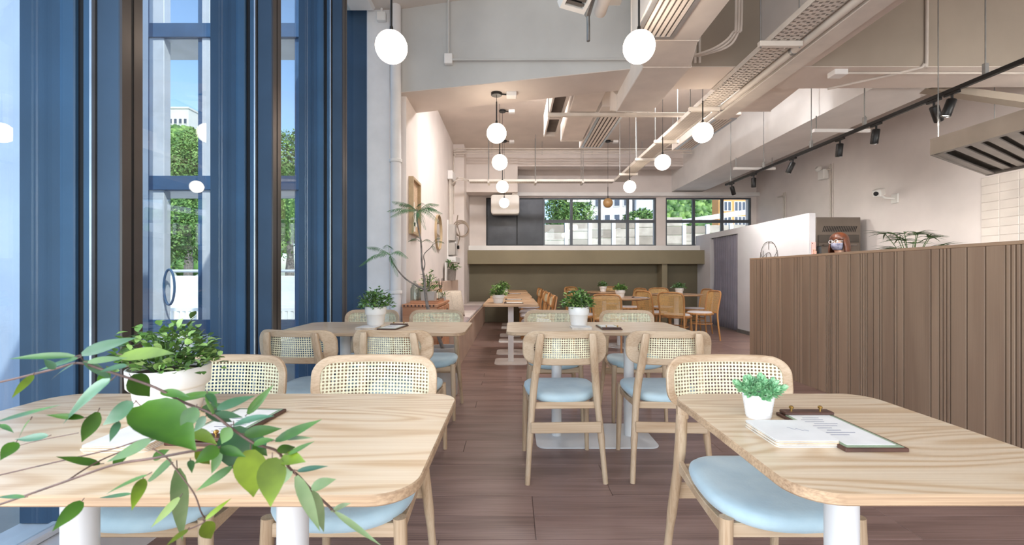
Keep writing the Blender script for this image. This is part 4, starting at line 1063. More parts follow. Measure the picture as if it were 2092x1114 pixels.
part('door_handle', MB().tube([(ox0+0.08,oy-0.05,1.55),(ox1-0.1,oy-0.05,1.55)], 0.012, 10).box(ox0+0.10,ox0+0.12,oy-0.05,oy-0.02,1.542,1.558).box(ox1-0.14,ox1-0.12,oy-0.05,oy-0.02,1.542,1.558), 'steel', t)
t = thing('kitchen_worktop', 'steel kitchen worktop along the wall behind the counter', 'worktop', (5.3, 5.0, 0))
part('worktop', MB().box(4.85, RIGHT-0.01, 3.0, 6.1, 0.87, 0.91), 'steel', t, 0.004)
part('undershelf', MB().box(4.9, RIGHT-0.01, 3.05, 6.05, 0.25, 0.28), 'steel', t)
for x in (4.9, 5.55):
    for y in (3.08, 6.02): part('leg', MB().tube([(x,y,0),(x,y,0.87)], 0.02, 10), 'steel', t)

# fan palm on the worktop
t = thing('fan_palm', 'dark green fan palm showing above the counter', 'plant', (5.15, 5.68, 0.91))
pot(t, 0.13, 0.22, 'ceramic_matt', False)
rg = random.Random(12)
for k in range(18):
    a = 2*PI*k/18+rg.uniform(-.2,.2); hgt = rg.uniform(0.44,0.74); out = rg.uniform(0.08,0.30)
    p0 = Vector((0.03*math.cos(a),0.03*math.sin(a),0.2)); p1 = Vector((out*math.cos(a), out*math.sin(a), hgt))
    s = MB().tube(smooth_path([p0, (p0+p1)/2+Vector((0,0,0.06)), p1], 4), 0.004, 5).build('palm_stem', 'leaf_dark', t)
    f = MB(); base = (p1-p0).normalized()
    fw_ = (Vector((math.cos(a), math.sin(a), 0.35))).normalized(); side = fw_.cross(Vector((0,0,1))).normalized()
    for j in range(9):
        an = math.radians(-88+22*j); d = fw_*math.cos(an)+side*math.sin(an)+Vector((0,0,rg.uniform(0,0.3)))
        leaf_mb(f, dirM(p1, d), rg.uniform(0.18,0.27), 0.024, 0.4, 0.35, 5)
    f.build('palm_leaf', 'leaf_dark', s)
# bottle row hidden under the counter edge is not visible and left out

# ------------------------------------------------------------------ far wall air conditioner
t = thing('air_conditioner', 'white wall air conditioner in front of the dark panels', 'air conditioner', (-0.17, 9.9, 2.45))
part('casing', MB().prism(rrect(0.62, 0.42, 0.06, 6), 0, 0.26, Matrix.Translation((-0.15,9.86,2.62)) @ Matrix.Rotation(PI/2,4,'X')), 'ac_white', t, 0.012)
part('air_flap', MB().box(-0.42,0.12,9.585,9.61,2.44,2.50), 'white_paint', t, 0.004)
part('pipe_cover', MB().box(0.0,0.12,9.62,9.80,2.80,2.87), 'ac_white', t, 0.004)
# ------------------------------------------------------------------ bench along the rear left wall
t = thing('wall_bench', 'long built-in bench with mauve pads along the wall', 'bench', (-0.9, 7.6, 0))
part('bench_body', MB().box(-1.195, -0.615, 5.12, 10.08, 0, 0.40), 'bench_base', t, 0.006)
part('bench_edge', MB().box(-1.195, -0.60, 5.12, 10.08, 0.40, 0.43), 'bench_base', t, 0.004)
part('bench_back', MB().box(-1.195, -1.10, 5.12, 8.98, 0.43, 0.98), 'bench_base', t, 0.006)
for k in range(4):
    y0 = 5.2+1.2*k; part('seat_pad', MB().box(-1.09, -0.61, y0, y0+1.17, 0.43, 0.475), ('bench_pad','bench_pad_light')[k % 2], t, 0.015, seg=2)
def cushion(label, x, y, z, s, rz, tilt, m, th=0.13):
    t = thing('cushion', label, 'cushion', (x, y, z), rz, 'scatter cushions on the bench'); t.rotation_euler = (0, tilt, rz)
    n = 14; top, bot = [], []
    for side in (1, -1):
        for i in range(n+1):
            for j in range(n+1):
                u, v = -1+2*i/n, -1+2*j/n
                e = max(0, (1-u*u)*(1-v*v))**0.45
                sh = 1-0.05*(u*u*v*v)-0.04*(1-u*u)*(v*v)-0.04*(1-v*v)*(u*u)
                (top if side > 0 else bot).append((side*th/2*e, s/2*u*sh, s/2+s/2*v*sh))
    o = MB(); N1 = n+1
    fs = [(i*N1+j, i*N1+j+1, (i+1)*N1+j+1, (i+1)*N1+j) for i in range(n) for j in range(n)]
    o.add(top, fs); o.add(bot, [tuple(reversed(f)) for f in fs])
    me = o.mesh('cover', m, angle=180)
    bm = bmesh.new(); bm.from_mesh(me); bmesh.ops.remove_doubles(bm, verts=bm.verts, dist=0.0005); bm.to_mesh(me); bm.free()
    link('cover', me, t)
    pth = [(0, s/2*math.copysign(abs(math.cos(a))**0.35, math.cos(a))*0.965, s/2+s/2*math.copysign(abs(math.sin(a))**0.35, math.sin(a))*0.965) for a in [2*PI*k/40 for k in range(40)]]
    MB().ring(pth, 0.004, 6).build('piping', m, t)
cushion('beige linen cushion on the bench nearest the cabinet', -0.91, 5.92, 0.478, 0.40, -0.70, -0.22, 'linen')
cushion('beige linen cushion leaning on the first one', -0.80, 6.20, 0.478, 0.40, -0.70, -0.22, 'linen')
cushion('grey knitted cushion farther along the bench', -0.96, 7.3, 0.478, 0.34, -0.8, -0.12, 'linen_grey')

# ------------------------------------------------------------------ drawer cabinet and what stands on it
t = thing('drawer_cabinet', 'reddish wooden cabinet with drawers beside the window column', 'cabinet', (-0.9, 4.75, 0))
part('cabinet_body', MB().box(-1.075, -0.735, 4.32, 5.06, 0.02, 0.775), 'cabinet_wood', t, 0.003)
part('cabinet_top', MB().box(-1.078, -0.72, 4.30, 5.08, 0.775, 0.80), 'cabinet_wood', t, 0.003)
for r in range(3):
    for c in range(2):
        y0 = 4.34+0.36*c; z0 = 0.05+0.242*r
        d = part('drawer_front', MB().box(-0.735, -0.718, y0, y0+0.345, z0, z0+0.23), 'cabinet_wood', t, 0.003)
        b = MB().box(-0.722-t.location.x, -0.714-t.location.x, y0+0.13-t.location.y, y0+0.215-t.location.y, z0+0.15, z0+0.185); b.build('finger_pull', 'dark_walnut', d)
for k in range(9): part('dovetail', MB().box(-1.06+0.036*k, -1.046+0.036*k, 4.2985, 4.301, 0.777, 0.797), 'dark_walnut', t)
CT = 0.80
t = thing('wooden_tray', 'low wooden tray on the cabinet top', 'tray', (-0.88, 4.62, CT))
part('tray_base', MB().box(-1.02,-0.75,4.42,4.85,CT,CT+0.014), 'cabinet_wood', t, 0.003)
part('tray_rim', MB().box(-1.02,-0.75,4.42,4.432,CT+0.014,CT+0.03).box(-1.02,-0.75,4.838,4.85,CT+0.014,CT+0.03).box(-1.02,-1.008,4.432,4.838,CT+0.014,CT+0.03).box(-0.762,-0.75,4.432,4.838,CT+0.014,CT+0.03), 'cabinet_wood', t)
def jar(label, x, y, z, r, h):
    t = thing('glass_jar', label, 'jar', (x,y,z), 0, 'clear glass jars on the cabinet')
    MB().lathe([(0,0),(r*0.95,0),(r,0.006),(r,h*0.8),(r*0.72,h*0.9),(r*0.72,h),(r*0.66,h),(r*0.66,h*0.91),(r*0.92,h*0.8),(r*0.92,0.01),(0,0.01)], seg=28).build('jar_body', 'jar_glass', t)
    MB().lathe([(0,h),(r*0.75,h),(r*0.78,h+0.006),(r*0.4,h+0.018),(0.012,h+0.022),(0.016,h+0.04),(0,h+0.045)], seg=24).build('jar_lid', 'jar_glass', t)
jar('tall clear glass jar at the wall end of the wooden tray', -0.99, 4.488, CT+0.015, 0.045, 0.17)
jar('short clear glass jar beside the tall one on the tray', -0.985, 4.74, CT+0.015, 0.04, 0.10)
t = thing('plant_trough', 'leafy dark plant in a square grey trough on the cabinet', 'plant', (-0.875, 4.63, CT+0.015))
MB().loops([[(x,y,0) for x,y in ((-0.07,-0.07),(0.07,-0.07),(0.07,0.07),(-0.07,0.07))], [(x,y,0.10) for x,y in ((-0.075,-0.075),(0.075,-0.075),(0.075,0.075),(-0.075,0.075))]]).build('trough', 'electric_grey', t, bevel=0.004)
tag(t, None)
bushy(t, 0.07, 0.10, 0.10, 0.21, 120, 0.05, 0.022, ('leaf_dark','leaf_green','leaf_light'), 21, False, 14)
t = thing('reed_diffuser', 'small bottle with reed sticks on the cabinet edge', 'diffuser', (-0.775, 4.77, CT+0.015))
MB().prism(rrect(0.05,0.05,0.008,3), 0, 0.085).build('glass_bottle', 'jar_glass', t)
MB().lathe([(0,0.085),(0.017,0.085),(0.017,0.12),(0,0.12)], seg=18).build('wooden_collar', 'rattan_wood', t)
for k in range(6):
    a = k*1.05; MB().tube([(0,0,0.10),(0.04*math.cos(a),0.035*math.sin(a),0.235)], 0.0022, 5).build('reed', 'dark_walnut', t)
t = thing('leaf_sprig', 'small spiky green plant behind the reed bottle', 'plant', (-0.77, 4.93, CT))
pot(t, 0.035, 0.045, 'electric_grey', False, 20); bushy(t, 0.035, 0.045, 0.05, 0.07, 26, 0.05, 0.008, ('leaf_green','leaf_dark'), 23, False, 7)

# ------------------------------------------------------------------ on the left walls
WX = -1.08
t = thing('picture_frame', 'wooden framed notice board with papers on the pier wall', 'frame', (WX, 4.78, 1.85))
y0, y1, z0, z1 = 4.60, 5.0, 1.52, 2.12
part('frame', MB().box(WX,WX+0.05,y0,y0+0.025,z0,z1).box(WX,WX+0.05,y1-0.025,y1,z0,z1).box(WX,WX+0.05,y0+0.025,y1-0.025,z0,z0+0.025).box(WX,WX+0.05,y0+0.025,y1-0.025,z1-0.025,z1), 'frame_wood', t)
part('board', MB().box(WX,WX+0.015,y0+0.025,y1-0.025,z0+0.025,z1-0.025), 'pin_board', t)
for (a,b,c,d) in ((4.66,4.80,1.70,1.88),(4.78,4.93,1.62,1.80),(4.70,4.84,1.56,1.66)): part('paper_note', MB().box(WX+0.015,WX+0.018,a,b,c,d), 'paper', t)
WX = -1.2
t = thing('round_mirror', 'round wall mirror with a thin wooden rim above the bench', 'mirror', (WX, 7.1, 1.77))
R90 = Matrix.Translation((WX,7.1,1.77)) @ Matrix.Rotation(PI/2,4,'Y')
part('mirror_rim', MB().lathe([(0.275,0.0),(0.284,0.0),(0.284,0.035),(0.275,0.035),(0.275,0.0)], seg=48, M=R90), 'frame_wood', t)
part('mirror_glass', MB().lathe([(0,0.0),(0.275,0.0),(0.275,0.012),(0,0.012)], seg=48, M=R90), 'mirror_glass', t)
t = thing('wall_lamp_arm', 'small grey hook fixed on the pier wall', 'hook', (-1.08, 4.75, 1.55))
part('hook', MB().tube([(-1.08,4.72,1.47),(-1.03,4.72,1.47)], 0.012, 10), 'electric_grey', t)
# electrical panel group
t = thing('switch_panel', 'grey electrical switch boxes on the wall with conduits above', 'electrical panel', (WX, 8.45, 1.5))
part('backboard', MB().box(WX,WX+0.02,8.15,8.80,1.30,2.10), 'white_paint', t)
part('switch_box', MB().box(WX+0.02,WX+0.14,8.18,8.40,1.72,2.02), 'electric_grey', t, 0.006)
part('switch_box', MB().box(WX+0.02,WX+0.14,8.18,8.40,1.45,1.68), 'electric_grey', t, 0.006)
sb = part('isolator', MB().box(WX+0.02,WX+0.13,8.46,8.72,1.46,1.82), 'white_paint', t, 0.006)
part('rotary_knob', MB().tube([(WX+0.13,8.60,1.62),(WX+0.17,8.60,1.62)], 0.035, 14), 'black_metal', t)
part('cable_trunk', MB().box(WX+0.02,WX+0.16,8.15,8.80,1.32,1.42), 'white_paint', t, 0.004)
for k in range(4): part('conduit', MB().tube([(WX+0.04,8.22+0.12*k,2.0 if k < 2 else 1.82),(WX+0.04,8.22+0.12*k,2.86)], 0.014, 8), 'conduit', t)
part('junction_box', MB().box(WX+0.005,WX+0.10,8.15,8.66,2.86,3.02), 'white_paint', t, 0.006)
for k in range(2): part('conduit', MB().tube(smooth_path([(WX+0.05,8.3+0.2*k,2.86),(WX+0.08,8.28+0.2*k,2.80),(WX+0.2,8.22,2.86+0.04*k),(-0.82,8.49,2.89)], 5), 0.012, 8), 'conduit', t)
t = thing('cable_coil', 'coiled brown cable hanging beside the switch boxes', 'cable', (-1.0, 8.6, 1.95))
for k in range(3):
    c = Vector((-1.0+0.02*k, 8.62-0.05*k, 1.99-0.02*k)); rr = 0.155-0.012*k
    part('coil_loop', MB().ring([c+Vector((rr*math.cos(a)*0.9, rr*math.cos(a)*0.5, rr*math.sin(a))) for a in [2*PI*j/32 for j in range(32)]], 0.012, 8), 'cable', t)
part('tail', MB().tube(smooth_path([(-1.06,8.62,2.25),(-1.08,8.64,2.08),(-1.02,8.6,1.86),(-1.06,8.6,1.66)], 5), 0.01, 8), 'cable', t)
# wall shelf with pot
t = thing('shelf_plant', 'green plant in a dark pot on top of the bench back', 'plant', (-1.125, 7.98, 0.98))
MB().tube([(0,0,0),(0,0,0.20)], [0.10,0.115], 20).build('pot', 'linen_grey', t)
MB().tube([(0,0,0.2),(0,0,0.205)], 0.1, 20).build('soil', 'soil', t)
bushy(t, 0.115, 0.2, 0.16, 0.16, 120, 0.06, 0.03, ('leaf_dark','leaf_green'), 31, False, 14)
t = thing('leaning_card', 'white framed card leaning beside the dark plant pot', 'card', (-1.14, 7.70, 0.98))
part('card_frame', MB().box(-1.16,-1.145,7.60,7.80,0.98,1.30), 'white_paint', t, 0.003)
part('card_print', MB().box(-1.1455,-1.144,7.63,7.77,1.02,1.26), 'paper', t)

# ------------------------------------------------------------------ feathery tree in its planter
D = 4.0
t = thing('feathery_tree', 'slender feathery-leaved tree in a grey planter by the cabinet', 'plant', (-0.62, D, 0))
MB().lathe([(0,0),(0.115,0),(0.125,0.01),(0.135,0.43),(0.132,0.44),(0.12,0.44),(0.115,0.40),(0,0.40)], seg=36).build('planter', 'electric_grey', t)
MB().lathe([(0.116,0.401),(0,0.41)], seg=20).build('soil', 'soil', t)
def tp(px, py, dd=0.0): return at(px, py, D+dd) - Vector((-0.62, D, 0))
def branch(pts, r0, r1):
    P = smooth_path(pts, 5); n = len(P)
    MB().tube(P, [r0+(r1-r0)*k/(n-1) for k in range(n)], 8).build('branch', 'bark', t)
branch([(0,0,0.40), tp(884,655), tp(874,629), tp(868,590)], 0.017, 0.014)
branch([tp(868,592), tp(867,570), tp(862,541), tp(860,495), tp(852,450), tp(853,428)], 0.012, 0.005)
branch([tp(868,592), tp(830,571), tp(805,541), tp(796,519)], 0.009, 0.004)
branch([tp(864,560), tp(868,540), tp(866,521), tp(880,506), tp(884,500)], 0.006, 0.0025)
branch([tp(869,600), tp(878,580), tp(880,560)], 0.005, 0.002)
leaflet = None
def frond(p, q, sag, n, ll, m='fern_green', dz=0.0):
    p, q = Vector(p), Vector(q); mid = (p+q)/2+Vector((0,0,sag)); P = smooth_path([p, mid, q], 8)
    f = MB().tube(P, 0.0013, 4); L = len(P); rg = random.Random(int(abs(q.x*5000)+abs(q.z*900)))
    for k in range(n):
        s = 0.12+0.86*k/n; i = min(L-2, int(s*(L-1))); c = P[i].lerp(P[i+1], s*(L-1)-i); d = (P[i+1]-P[i]).normalized()
        side = d.cross(Vector((0,0,1))); side = side.normalized() if side.length > 0.05 else Vector((1,0,0))
        l = ll*math.sin(PI*min(0.97, s*0.85+0.12))
        for sg in (-1, 1):
            dd = side*sg*0.75+d*0.55+Vector((0,0,-0.35+rg.uniform(-.15,.15)))
            leaf_mb(f, dirM(c, dd), l, l*0.11, 0.2, 0.3, 2)
    f.build('frond', m, t, fix=False)
T0 = tp(853,432)
for (px,py,dd,sag) in ((790,432,-.10,.03),(800,412,-.05,.03),(797,444,-.22,.04),(815,420,.08,.04),(897,419,-.08,.04),(904,437,-.16,.04),(893,430,.12,.04),(898,455,-.24,.05),(842,476,-.15,.06),(870,470,-.2,.05),(862,414,.05,.02)):
    frond(T0, tp(px,py,dd), sag, 26, 0.064)
T1 = tp(796,521)
for (px,py,dd,sag) in ((733,545,-.10,.05),(748,505,-.02,.03),(834,528,-.12,.05),(813,566,-.14,.05),(790,500,.12,.03),(770,522,-.2,.04)):
    frond(T1, tp(px,py,dd), sag, 26, 0.064)
T2 = tp(861,495)
for (px,py,dd,sag) in ((834,494,-.08,.03),(885,497,-.10,.03),(850,484,.1,.02)): frond(T2, tp(px,py,dd), sag, 22, 0.036, 'leaf_dark')
T3 = tp(883,502)
for (px,py,dd,sag) in ((908,497,-.05,.03),(900,488,.08,.03),(890,516,-.1,.02)): frond(T3, tp(px,py,dd), sag, 20, 0.034, 'leaf_dark')

# ------------------------------------------------------------------ leafy branch close to the camera
t = thing('leafy_branch', 'leafy green branch reaching across the near table', 'plant', at(0, 900, 0.5))
O = Vector(t.location)
def bp(px, py, d): return at(px, py, d)-O
for pts, r in (
    ([(-60,790,.56),(0,781,.53),(112,754,.50),(160,742,.49),(217,758,.48),(258,771,.47),(317,792,.46),(370,820,.46),(433,846,.45),(471,874,.45),(519,906,.45),(566,922,.46),(590,955,.47),(612,975,.48),(636,1001,.49),(684,1046,.50)], 0.0013),
    ([(-60,1050,.50),(0,1031,.49),(137,983,.46),(233,950,.45),(312,937,.44),(400,921,.44),(449,916,.45)], 0.0013),
    ([(-60,985,.58),(0,971,.56),(125,942,.53),(233,917,.50),(312,896,.48),(394,917,.47)], 0.0009),
    ([(137,983,.46),(180,955,.48),(230,930,.50),(300,905,.51)], 0.0008),
    ([(312,917,.45),(340,935,.45),(362,962,.45),(396,1008,.45),(410,1045,.45),(418,1066,.46),(383,1083,.46)], 0.0007),
    ([(0,925,.6),(60,905,.58),(160,885,.57)], 0.0006)):
    MB().tube(smooth_path([bp(*p) for p in pts], 5), r, 6).build('twig', 'stem_brown', t)
LV = [(152,729,19,727,15,'f'),(167,725,271,690,22,'c'),(158,733,79,754,14,'f'),(179,740,250,729,12,'f'),(171,737,229,775,14,'c'),(250,725,354,727,32,'y'),
 (258,750,200,758,16,'f'),(225,779,115,858,36,'c'),(267,769,302,808,34,'f'),(67,767,27,808,12,'y'),(0,860,119,831,12,'f'),(171,854,100,850,10,'f'),
 (200,842,169,900,22,'f'),(273,825,204,867,28,'c'),(287,829,394,917,72,'f'),(242,862,225,900,12,'c'),(98,892,40,900,14,'c'),(33,904,2,937,20,'f'),
 (308,900,229,942,20,'f'),(204,948,117,937,14,'f'),(348,950,300,979,34,'f'),(300,971,208,1004,8,'f'),(292,979,271,1035,18,'y'),(267,1010,204,1017,9,'f'),
 (167,1025,112,1079,22,'f'),(50,1017,-10,1012,9,'f'),(367,1017,312,1075,14,'y'),(362,958,371,1096,26,'p'),(383,1083,342,1114,10,'y'),(62,858,31,896,8,'f'),(0,868,25,880,8,'f'),
 (360,817,446,801,16,'f'),(424,804,443,830,12,'f'),(443,836,516,809,18,'c'),(506,846,554,790,14,'f'),(439,846,493,852,14,'c'),(478,868,551,846,20,'c'),(500,887,571,876,20,'f'),
 (478,872,489,963,56,'c'),(512,919,516,1014,50,'y'),(556,936,553,1030,42,'y'),(563,900,657,861,18,'f'),(579,897,633,893,8,'p'),(589,928,640,903,10,'f'),(576,935,622,944,24,'y'),
 (608,962,668,954,10,'c'),(636,998,682,979,20,'p'),(605,973,652,1081,20,'p'),(636,1005,668,1087,22,'p'),(678,1043,719,1033,14,'p'),(684,1046,773,1113,10,'p'),
 (446,916,401,944,24,'f'),(452,922,433,966,18,'f'),(474,954,404,1001,14,'f'),(389,941,392,960,10,'f'),(420,1062,468,1019,9,'y'),(417,1068,433,1103,24,'y'),(392,880,440,905,20,'y'),(350,850,300,835,14,'f'),(330,800,385,812,16,'f'),(410,838,460,826,14,'f'),(150,745,100,770,12,'f'),
 (400,833,372,880,26,'f'),(420,842,470,862,20,'c'),(371,822,340,860,18,'f'),(450,916,500,935,18,'f'),(519,906,560,900,14,'f'),(519,906,545,930,18,'f'),(400,921,430,948,20,'y'),(566,922,600,915,16,'f'),
 (312,937,345,920,16,'f'),(233,950,262,925,14,'f'),(420,852,400,880,16,'c'),(433,846,415,815,14,'f'),(590,955,575,990,20,'p'),(217,758,205,795,16,'f'),(112,754,90,735,12,'c'),(471,874,455,905,22,'f'),(300,905,335,885,18,'f'),(540,915,520,885,16,'c')]
lm = {'f':'leaf_front','c':'leaf_front_cool','y':'leaf_front_yellow','p':'leaf_front_pale'}
rg = random.Random(5)
for i, (x0,y0,x1,y1,w,c) in enumerate(LV):
    d0 = 0.47+0.03*math.sin(i*1.7); d1 = d0+rg.uniform(-0.035,0.025)
    p, q = bp(x0,y0,d0), bp(x1,y1,d1); L = (q-p).length; W = w*d0/FPX*1.3; q = p+(q-p)*1.06; L *= 1.06
    view = (O+p)-Vector((0,0,EYE)); up = (-view.normalized()+Vector((rg.uniform(-.25,.25), 0, rg.uniform(0.3,0.9)))).normalized()
    o = leaf_mb(MB(), dirM(p, q-p, up), L, W, rg.uniform(0.1,0.35), rg.uniform(-0.08,0.12), 8)
    o.build('leaf', lm[c], t, angle=180, fix=False)
    MB().tube([p, p-(q-p)*0.10+Vector((0,0,0.001))], 0.0005, 5).build('leaf_stalk', 'stem_brown', t)
# the branch grows from a pot standing off to the side of the near table
pl = Vector((-0.98, 0.40, 0))
b = MB().lathe([(0,0),(0.10,0),(0.14,0.5),(0.13,0.5),(0.12,0.46),(0,0.46)], pl, 28)
part('planter', b, 'electric_grey', t)
part('trunk', MB().tube(smooth_path([pl+Vector((0,0,0.46)), pl+Vector((0.05,0.03,0.8)), pl+Vector((0.22,0.08,0.93)), O+bp(-60,985,.58)], 5), [0.008]*8+[0.004]*8, 8).tube(smooth_path([pl+Vector((0.05,0.03,0.8)), O+bp(-60,1050,.5)], 4), 0.0025, 6).tube(smooth_path([pl+Vector((0.05,0.03,0.8)), pl+Vector((0.2,0.1,1.0)), O+bp(-60,790,.56)], 4), 0.003, 6), 'bark', t)
# ------------------------------------------------------------------ person behind the counter
def skinned(name, chains, m, parent, sub=2, root=0):
    """chains of (point, radius); equal points are joined, then a Skin surface is grown and baked"""
    vs, es, rs = [], [], []
    def idx(p, r):
        for i, v in enumerate(vs):
            if (Vector(v)-Vector(p)).length < 1e-5: return i
        vs.append(tuple(p)); rs.append(r if isinstance(r, tuple) else (r, r)); return len(vs)-1
    for ch in chains:
        last = None
        for p, r in ch:
            i = idx(p, r)
            if last is not None and last != i: es.append((last, i))
            last = i
    me = bpy.data.meshes.new(name); me.from_pydata(vs, es, []); ob = bpy.data.objects.new(name, me); COL.objects.link(ob)
    md = ob.modifiers.new('skin', 'SKIN'); md.use_smooth_shade = True; md.branch_smoothing = 0.6
    for i, r in enumerate(rs):
        sv = me.skin_vertices[0].data[i]; sv.radius = r; sv.use_root = (i == root)
    s = ob.modifiers.new('sub', 'SUBSURF'); s.levels = sub; s.render_levels = sub
    dg = bpy.context.evaluated_depsgraph_get(); dg.update()
    nm = bpy.data.meshes.new_from_object(ob.evaluated_get(dg)); bpy.data.objects.remove(ob)
    nm.materials.clear(); nm.materials.append(MAT[m]); nm.polygons.foreach_set('use_smooth', [True]*len(nm.polygons))
    return link(name, nm, parent)
HX = at(1712, 495, 5.5)                       # middle of the head
t = thing('person', 'person with reddish bob hair, glasses and a patterned mask holding up a phone', 'person', (HX.x, 5.5, 0), math.radians(18))
# local: facing -X, head centre at z = HZ
HZ = HX.z
ph = Matrix.Rotation(-math.radians(18), 4, 'Z') @ (at(1661, 512, 5.28)-Vector((HX.x,5.5,0)))
H = ph + Vector((0.03, 0.02, -0.035))         # palm
V = Vector
chains = [
 [(V((0.03,0,0.93)),(0.15,0.11)),(V((0.03,0,1.10)),(0.13,0.10)),(V((0.04,0,HZ-0.27)),(0.15,0.10)),(V((0.05,0,HZ-0.21)),(0.07,0.07)),(V((0.03,0,HZ-0.13)),(0.052,0.052)),(V((0.015,0,HZ-0.045)),(0.072,0.066)),(V((0.015,0,HZ+0.03)),(0.082,0.074)),(V((0.02,0,HZ+0.075)),(0.055,0.052))],
 [(V((0.015,0,HZ-0.045)),(0.072,0.066)),(V((-0.045,0,HZ-0.075)),(0.030,0.034))],
 [(V((0.04,0,HZ-0.27)),(0.15,0.10)),(V((0.03,0.17,HZ-0.25)),0.052),(V((-0.02,0.21,1.03)),0.042),(V((-0.24,0.13,HZ-0.30)),0.034),(H+V((0.03,0.0,-0.05)),0.026),(H,(0.034,0.018))],
 [(V((0.04,0,HZ-0.27)),(0.15,0.10)),(V((0.03,-0.17,HZ-0.25)),0.052),(V((0.05,-0.23,1.0)),0.042),(V((-0.10,-0.20,0.90)),0.034),(V((-0.20,-0.15,0.92)),0.026),(V((-0.25,-0.13,0.93)),(0.036,0.018))],
 [(V((0.03,0,0.93)),(0.15,0.11)),(V((0.03,0.09,0.84)),0.085),(V((0.02,0.10,0.48)),0.055),(V((0.05,0.10,0.09)),0.038),(V((-0.10,0.11,0.035)),0.034)],
 [(V((0.03,0,0.93)),(0.15,0.11)),(V((0.03,-0.09,0.84)),0.085),(V((0.02,-0.10,0.48)),0.055),(V((0.05,-0.10,0.09)),0.038),(V((-0.10,-0.11,0.035)),0.034)],
]
for k in range(4):      # fingers wrapped round the phone
    b0 = H+V((-0.004,0.022-0.006*k,0.004+0.018*k-0.01)); b0 = H+V((-0.012,-0.004,-0.018+0.019*k))
    chains.append([(H,(0.034,0.018)), (b0,0.0095), (b0+V((-0.028,-0.016,0.006)),0.0088), (b0+V((-0.034,-0.040,0.006-0.001*k)),0.0078), (b0+V((-0.018,-0.052,0.004)),0.0066)])
chains.append([(H,(0.034,0.018)), (H+V((0.018,-0.022,0.012)),0.0105), (H+V((0.020,-0.040,0.034)),0.009), (H+V((0.006,-0.048,0.052)),0.0075)])
body = skinned('body', chains, 'skin', t)
def g(ch): return [(p, (tuple(x+0.014 for x in r) if isinstance(r, tuple) else r+0.014)) for p, r in ch]
skinned('shirt', [g(chains[0][:4])[:3]+[(V((0.05,0,HZ-0.21)),(0.072,0.072))], g(chains[2][:1])+g(chains[2][1:4]), g(chains[3][:1])+g(chains[3][1:4])], 'shirt', t)
skinned('trousers', [g(chains[4][:4]), g(chains[5][:4])], 'trousers', t)
# face: eyes, ears, mask, glasses
for sy in (-1, 1):
    MB().lathe([(0,-0.011),(0.008,-0.008),(0.011,0),(0.008,0.008),(0,0.011)], (-0.058, sy*0.031, HZ+0.004), 14).build('eye', 'white_paint', t)
    MB().lathe([(0,-0.024),(0.009,-0.016),(0.012,0),(0.012,0.014),(0,0.026)], (0.02, sy*0.078, HZ-0.01), 12).build('ear', 'skin', t)
rows = []
for i in range(9):
    f = i/8; z = HZ-0.012-0.088*f; r = []
    for j in range(13):
        a = math.radians(-78+13*j); bul = 0.022*math.sin(PI*min(1, f*0.9+0.08))*math.cos(a)
        rad = 0.080-0.020*f*f
        r.append((0.012-(rad+bul+0.010*math.cos(a)**4)*math.cos(a), (rad*0.93)*math.sin(a), z))
    rows.append(r)
o = MB(); n1 = 13
o.add([p for r in rows for p in r], [(i*n1+j, i*n1+j+1, (i+1)*n1+j+1, (i+1)*n1+j) for i in range(8) for j in range(12)])
mk = o.build('face_mask', 'mask_cloth', t, angle=180); s = mk.modifiers.new('thick', 'SOLIDIFY'); s.thickness = 0.003
for sy in (-1, 1):
    gl = MB().ring([(-0.084+0.004*math.cos(a)**2, sy*0.033+0.025*math.cos(a), HZ+0.004+0.021*math.sin(a)) for a in [2*PI*k/24 for k in range(24)]], 0.0024, 6).build('glasses_rim', 'cap_white', t)
    MB().tube([(-0.082,sy*0.058,HZ+0.008),(-0.03,sy*0.078,HZ+0.010),(0.03,sy*0.082,HZ+0.006)], 0.0022, 6).build('glasses_temple', 'cap_white', t)
MB().tube([(-0.085,-0.010,HZ+0.006),(-0.088,0,HZ+0.010),(-0.085,0.010,HZ+0.006)], 0.002, 6).build('glasses_bridge', 'cap_white', t)
# bob of hair: a cap with long sides, open at the face
rows = []; nt_ = 40
for i in range(15):
    f = i/14; r = []
    for j in range(nt_+1):
        a = math.radians(-180+360*j/nt_)           # 0 = back of the head (+X), +-180 = face
        fr = abs(a)/PI
        if f < 0.5:
            el = math.radians(90-180*f*0.98); rad = 0.103*math.cos(el)+0.002; z = HZ+0.022+0.104*math.sin(el)
        else:
            q = (f-0.5)*2; rad = 0.105+0.012*math.sin(PI*q)+0.010*q; z = HZ+0.02-0.20*q
        if fr > 0.62 and z < HZ+0.030: z = HZ+0.030+0.002*math.sin(j*3.1); rad = min(rad, 0.099)
        wob = 1+0.02*math.sin(j*2.7+f*4)+0.015*math.sin(j*5.1)
        r.append((0.02+rad*math.cos(a)*wob*(1.0 if math.cos(a) > 0 else 1.02), rad*0.93*math.sin(a)*wob, z))
    rows.append(r)
o = MB(); n1 = nt_+1
o.add([p for r in rows for p in r], [(i*n1+j, i*n1+j+1, (i+1)*n1+j+1, (i+1)*n1+j) for i in range(14) for j in range(nt_)])
hr = o.build('hair', 'hair', t, angle=180); s = hr.modifiers.new('thick', 'SOLIDIFY'); s.thickness = 0.008
pk = at(1662, 507, 5.27)
t = thing('mobile_phone', 'pale pink mobile phone held up in a hand behind the counter', 'phone', pk, math.radians(20))
MB().box(-0.036, 0.036, -0.004, 0.004, -0.072, 0.072).build('phone_case', 'phone_pink', t, bevel=0.003)
MB().box(-0.033, 0.033, 0.004, 0.0048, -0.069, 0.069).build('phone_screen', 'black_gap', t)
MB().tube([(-0.022,-0.0055,0.055),(-0.022,-0.004,0.055)], 0.007, 12).build('phone_lens', 'black_gap', t)

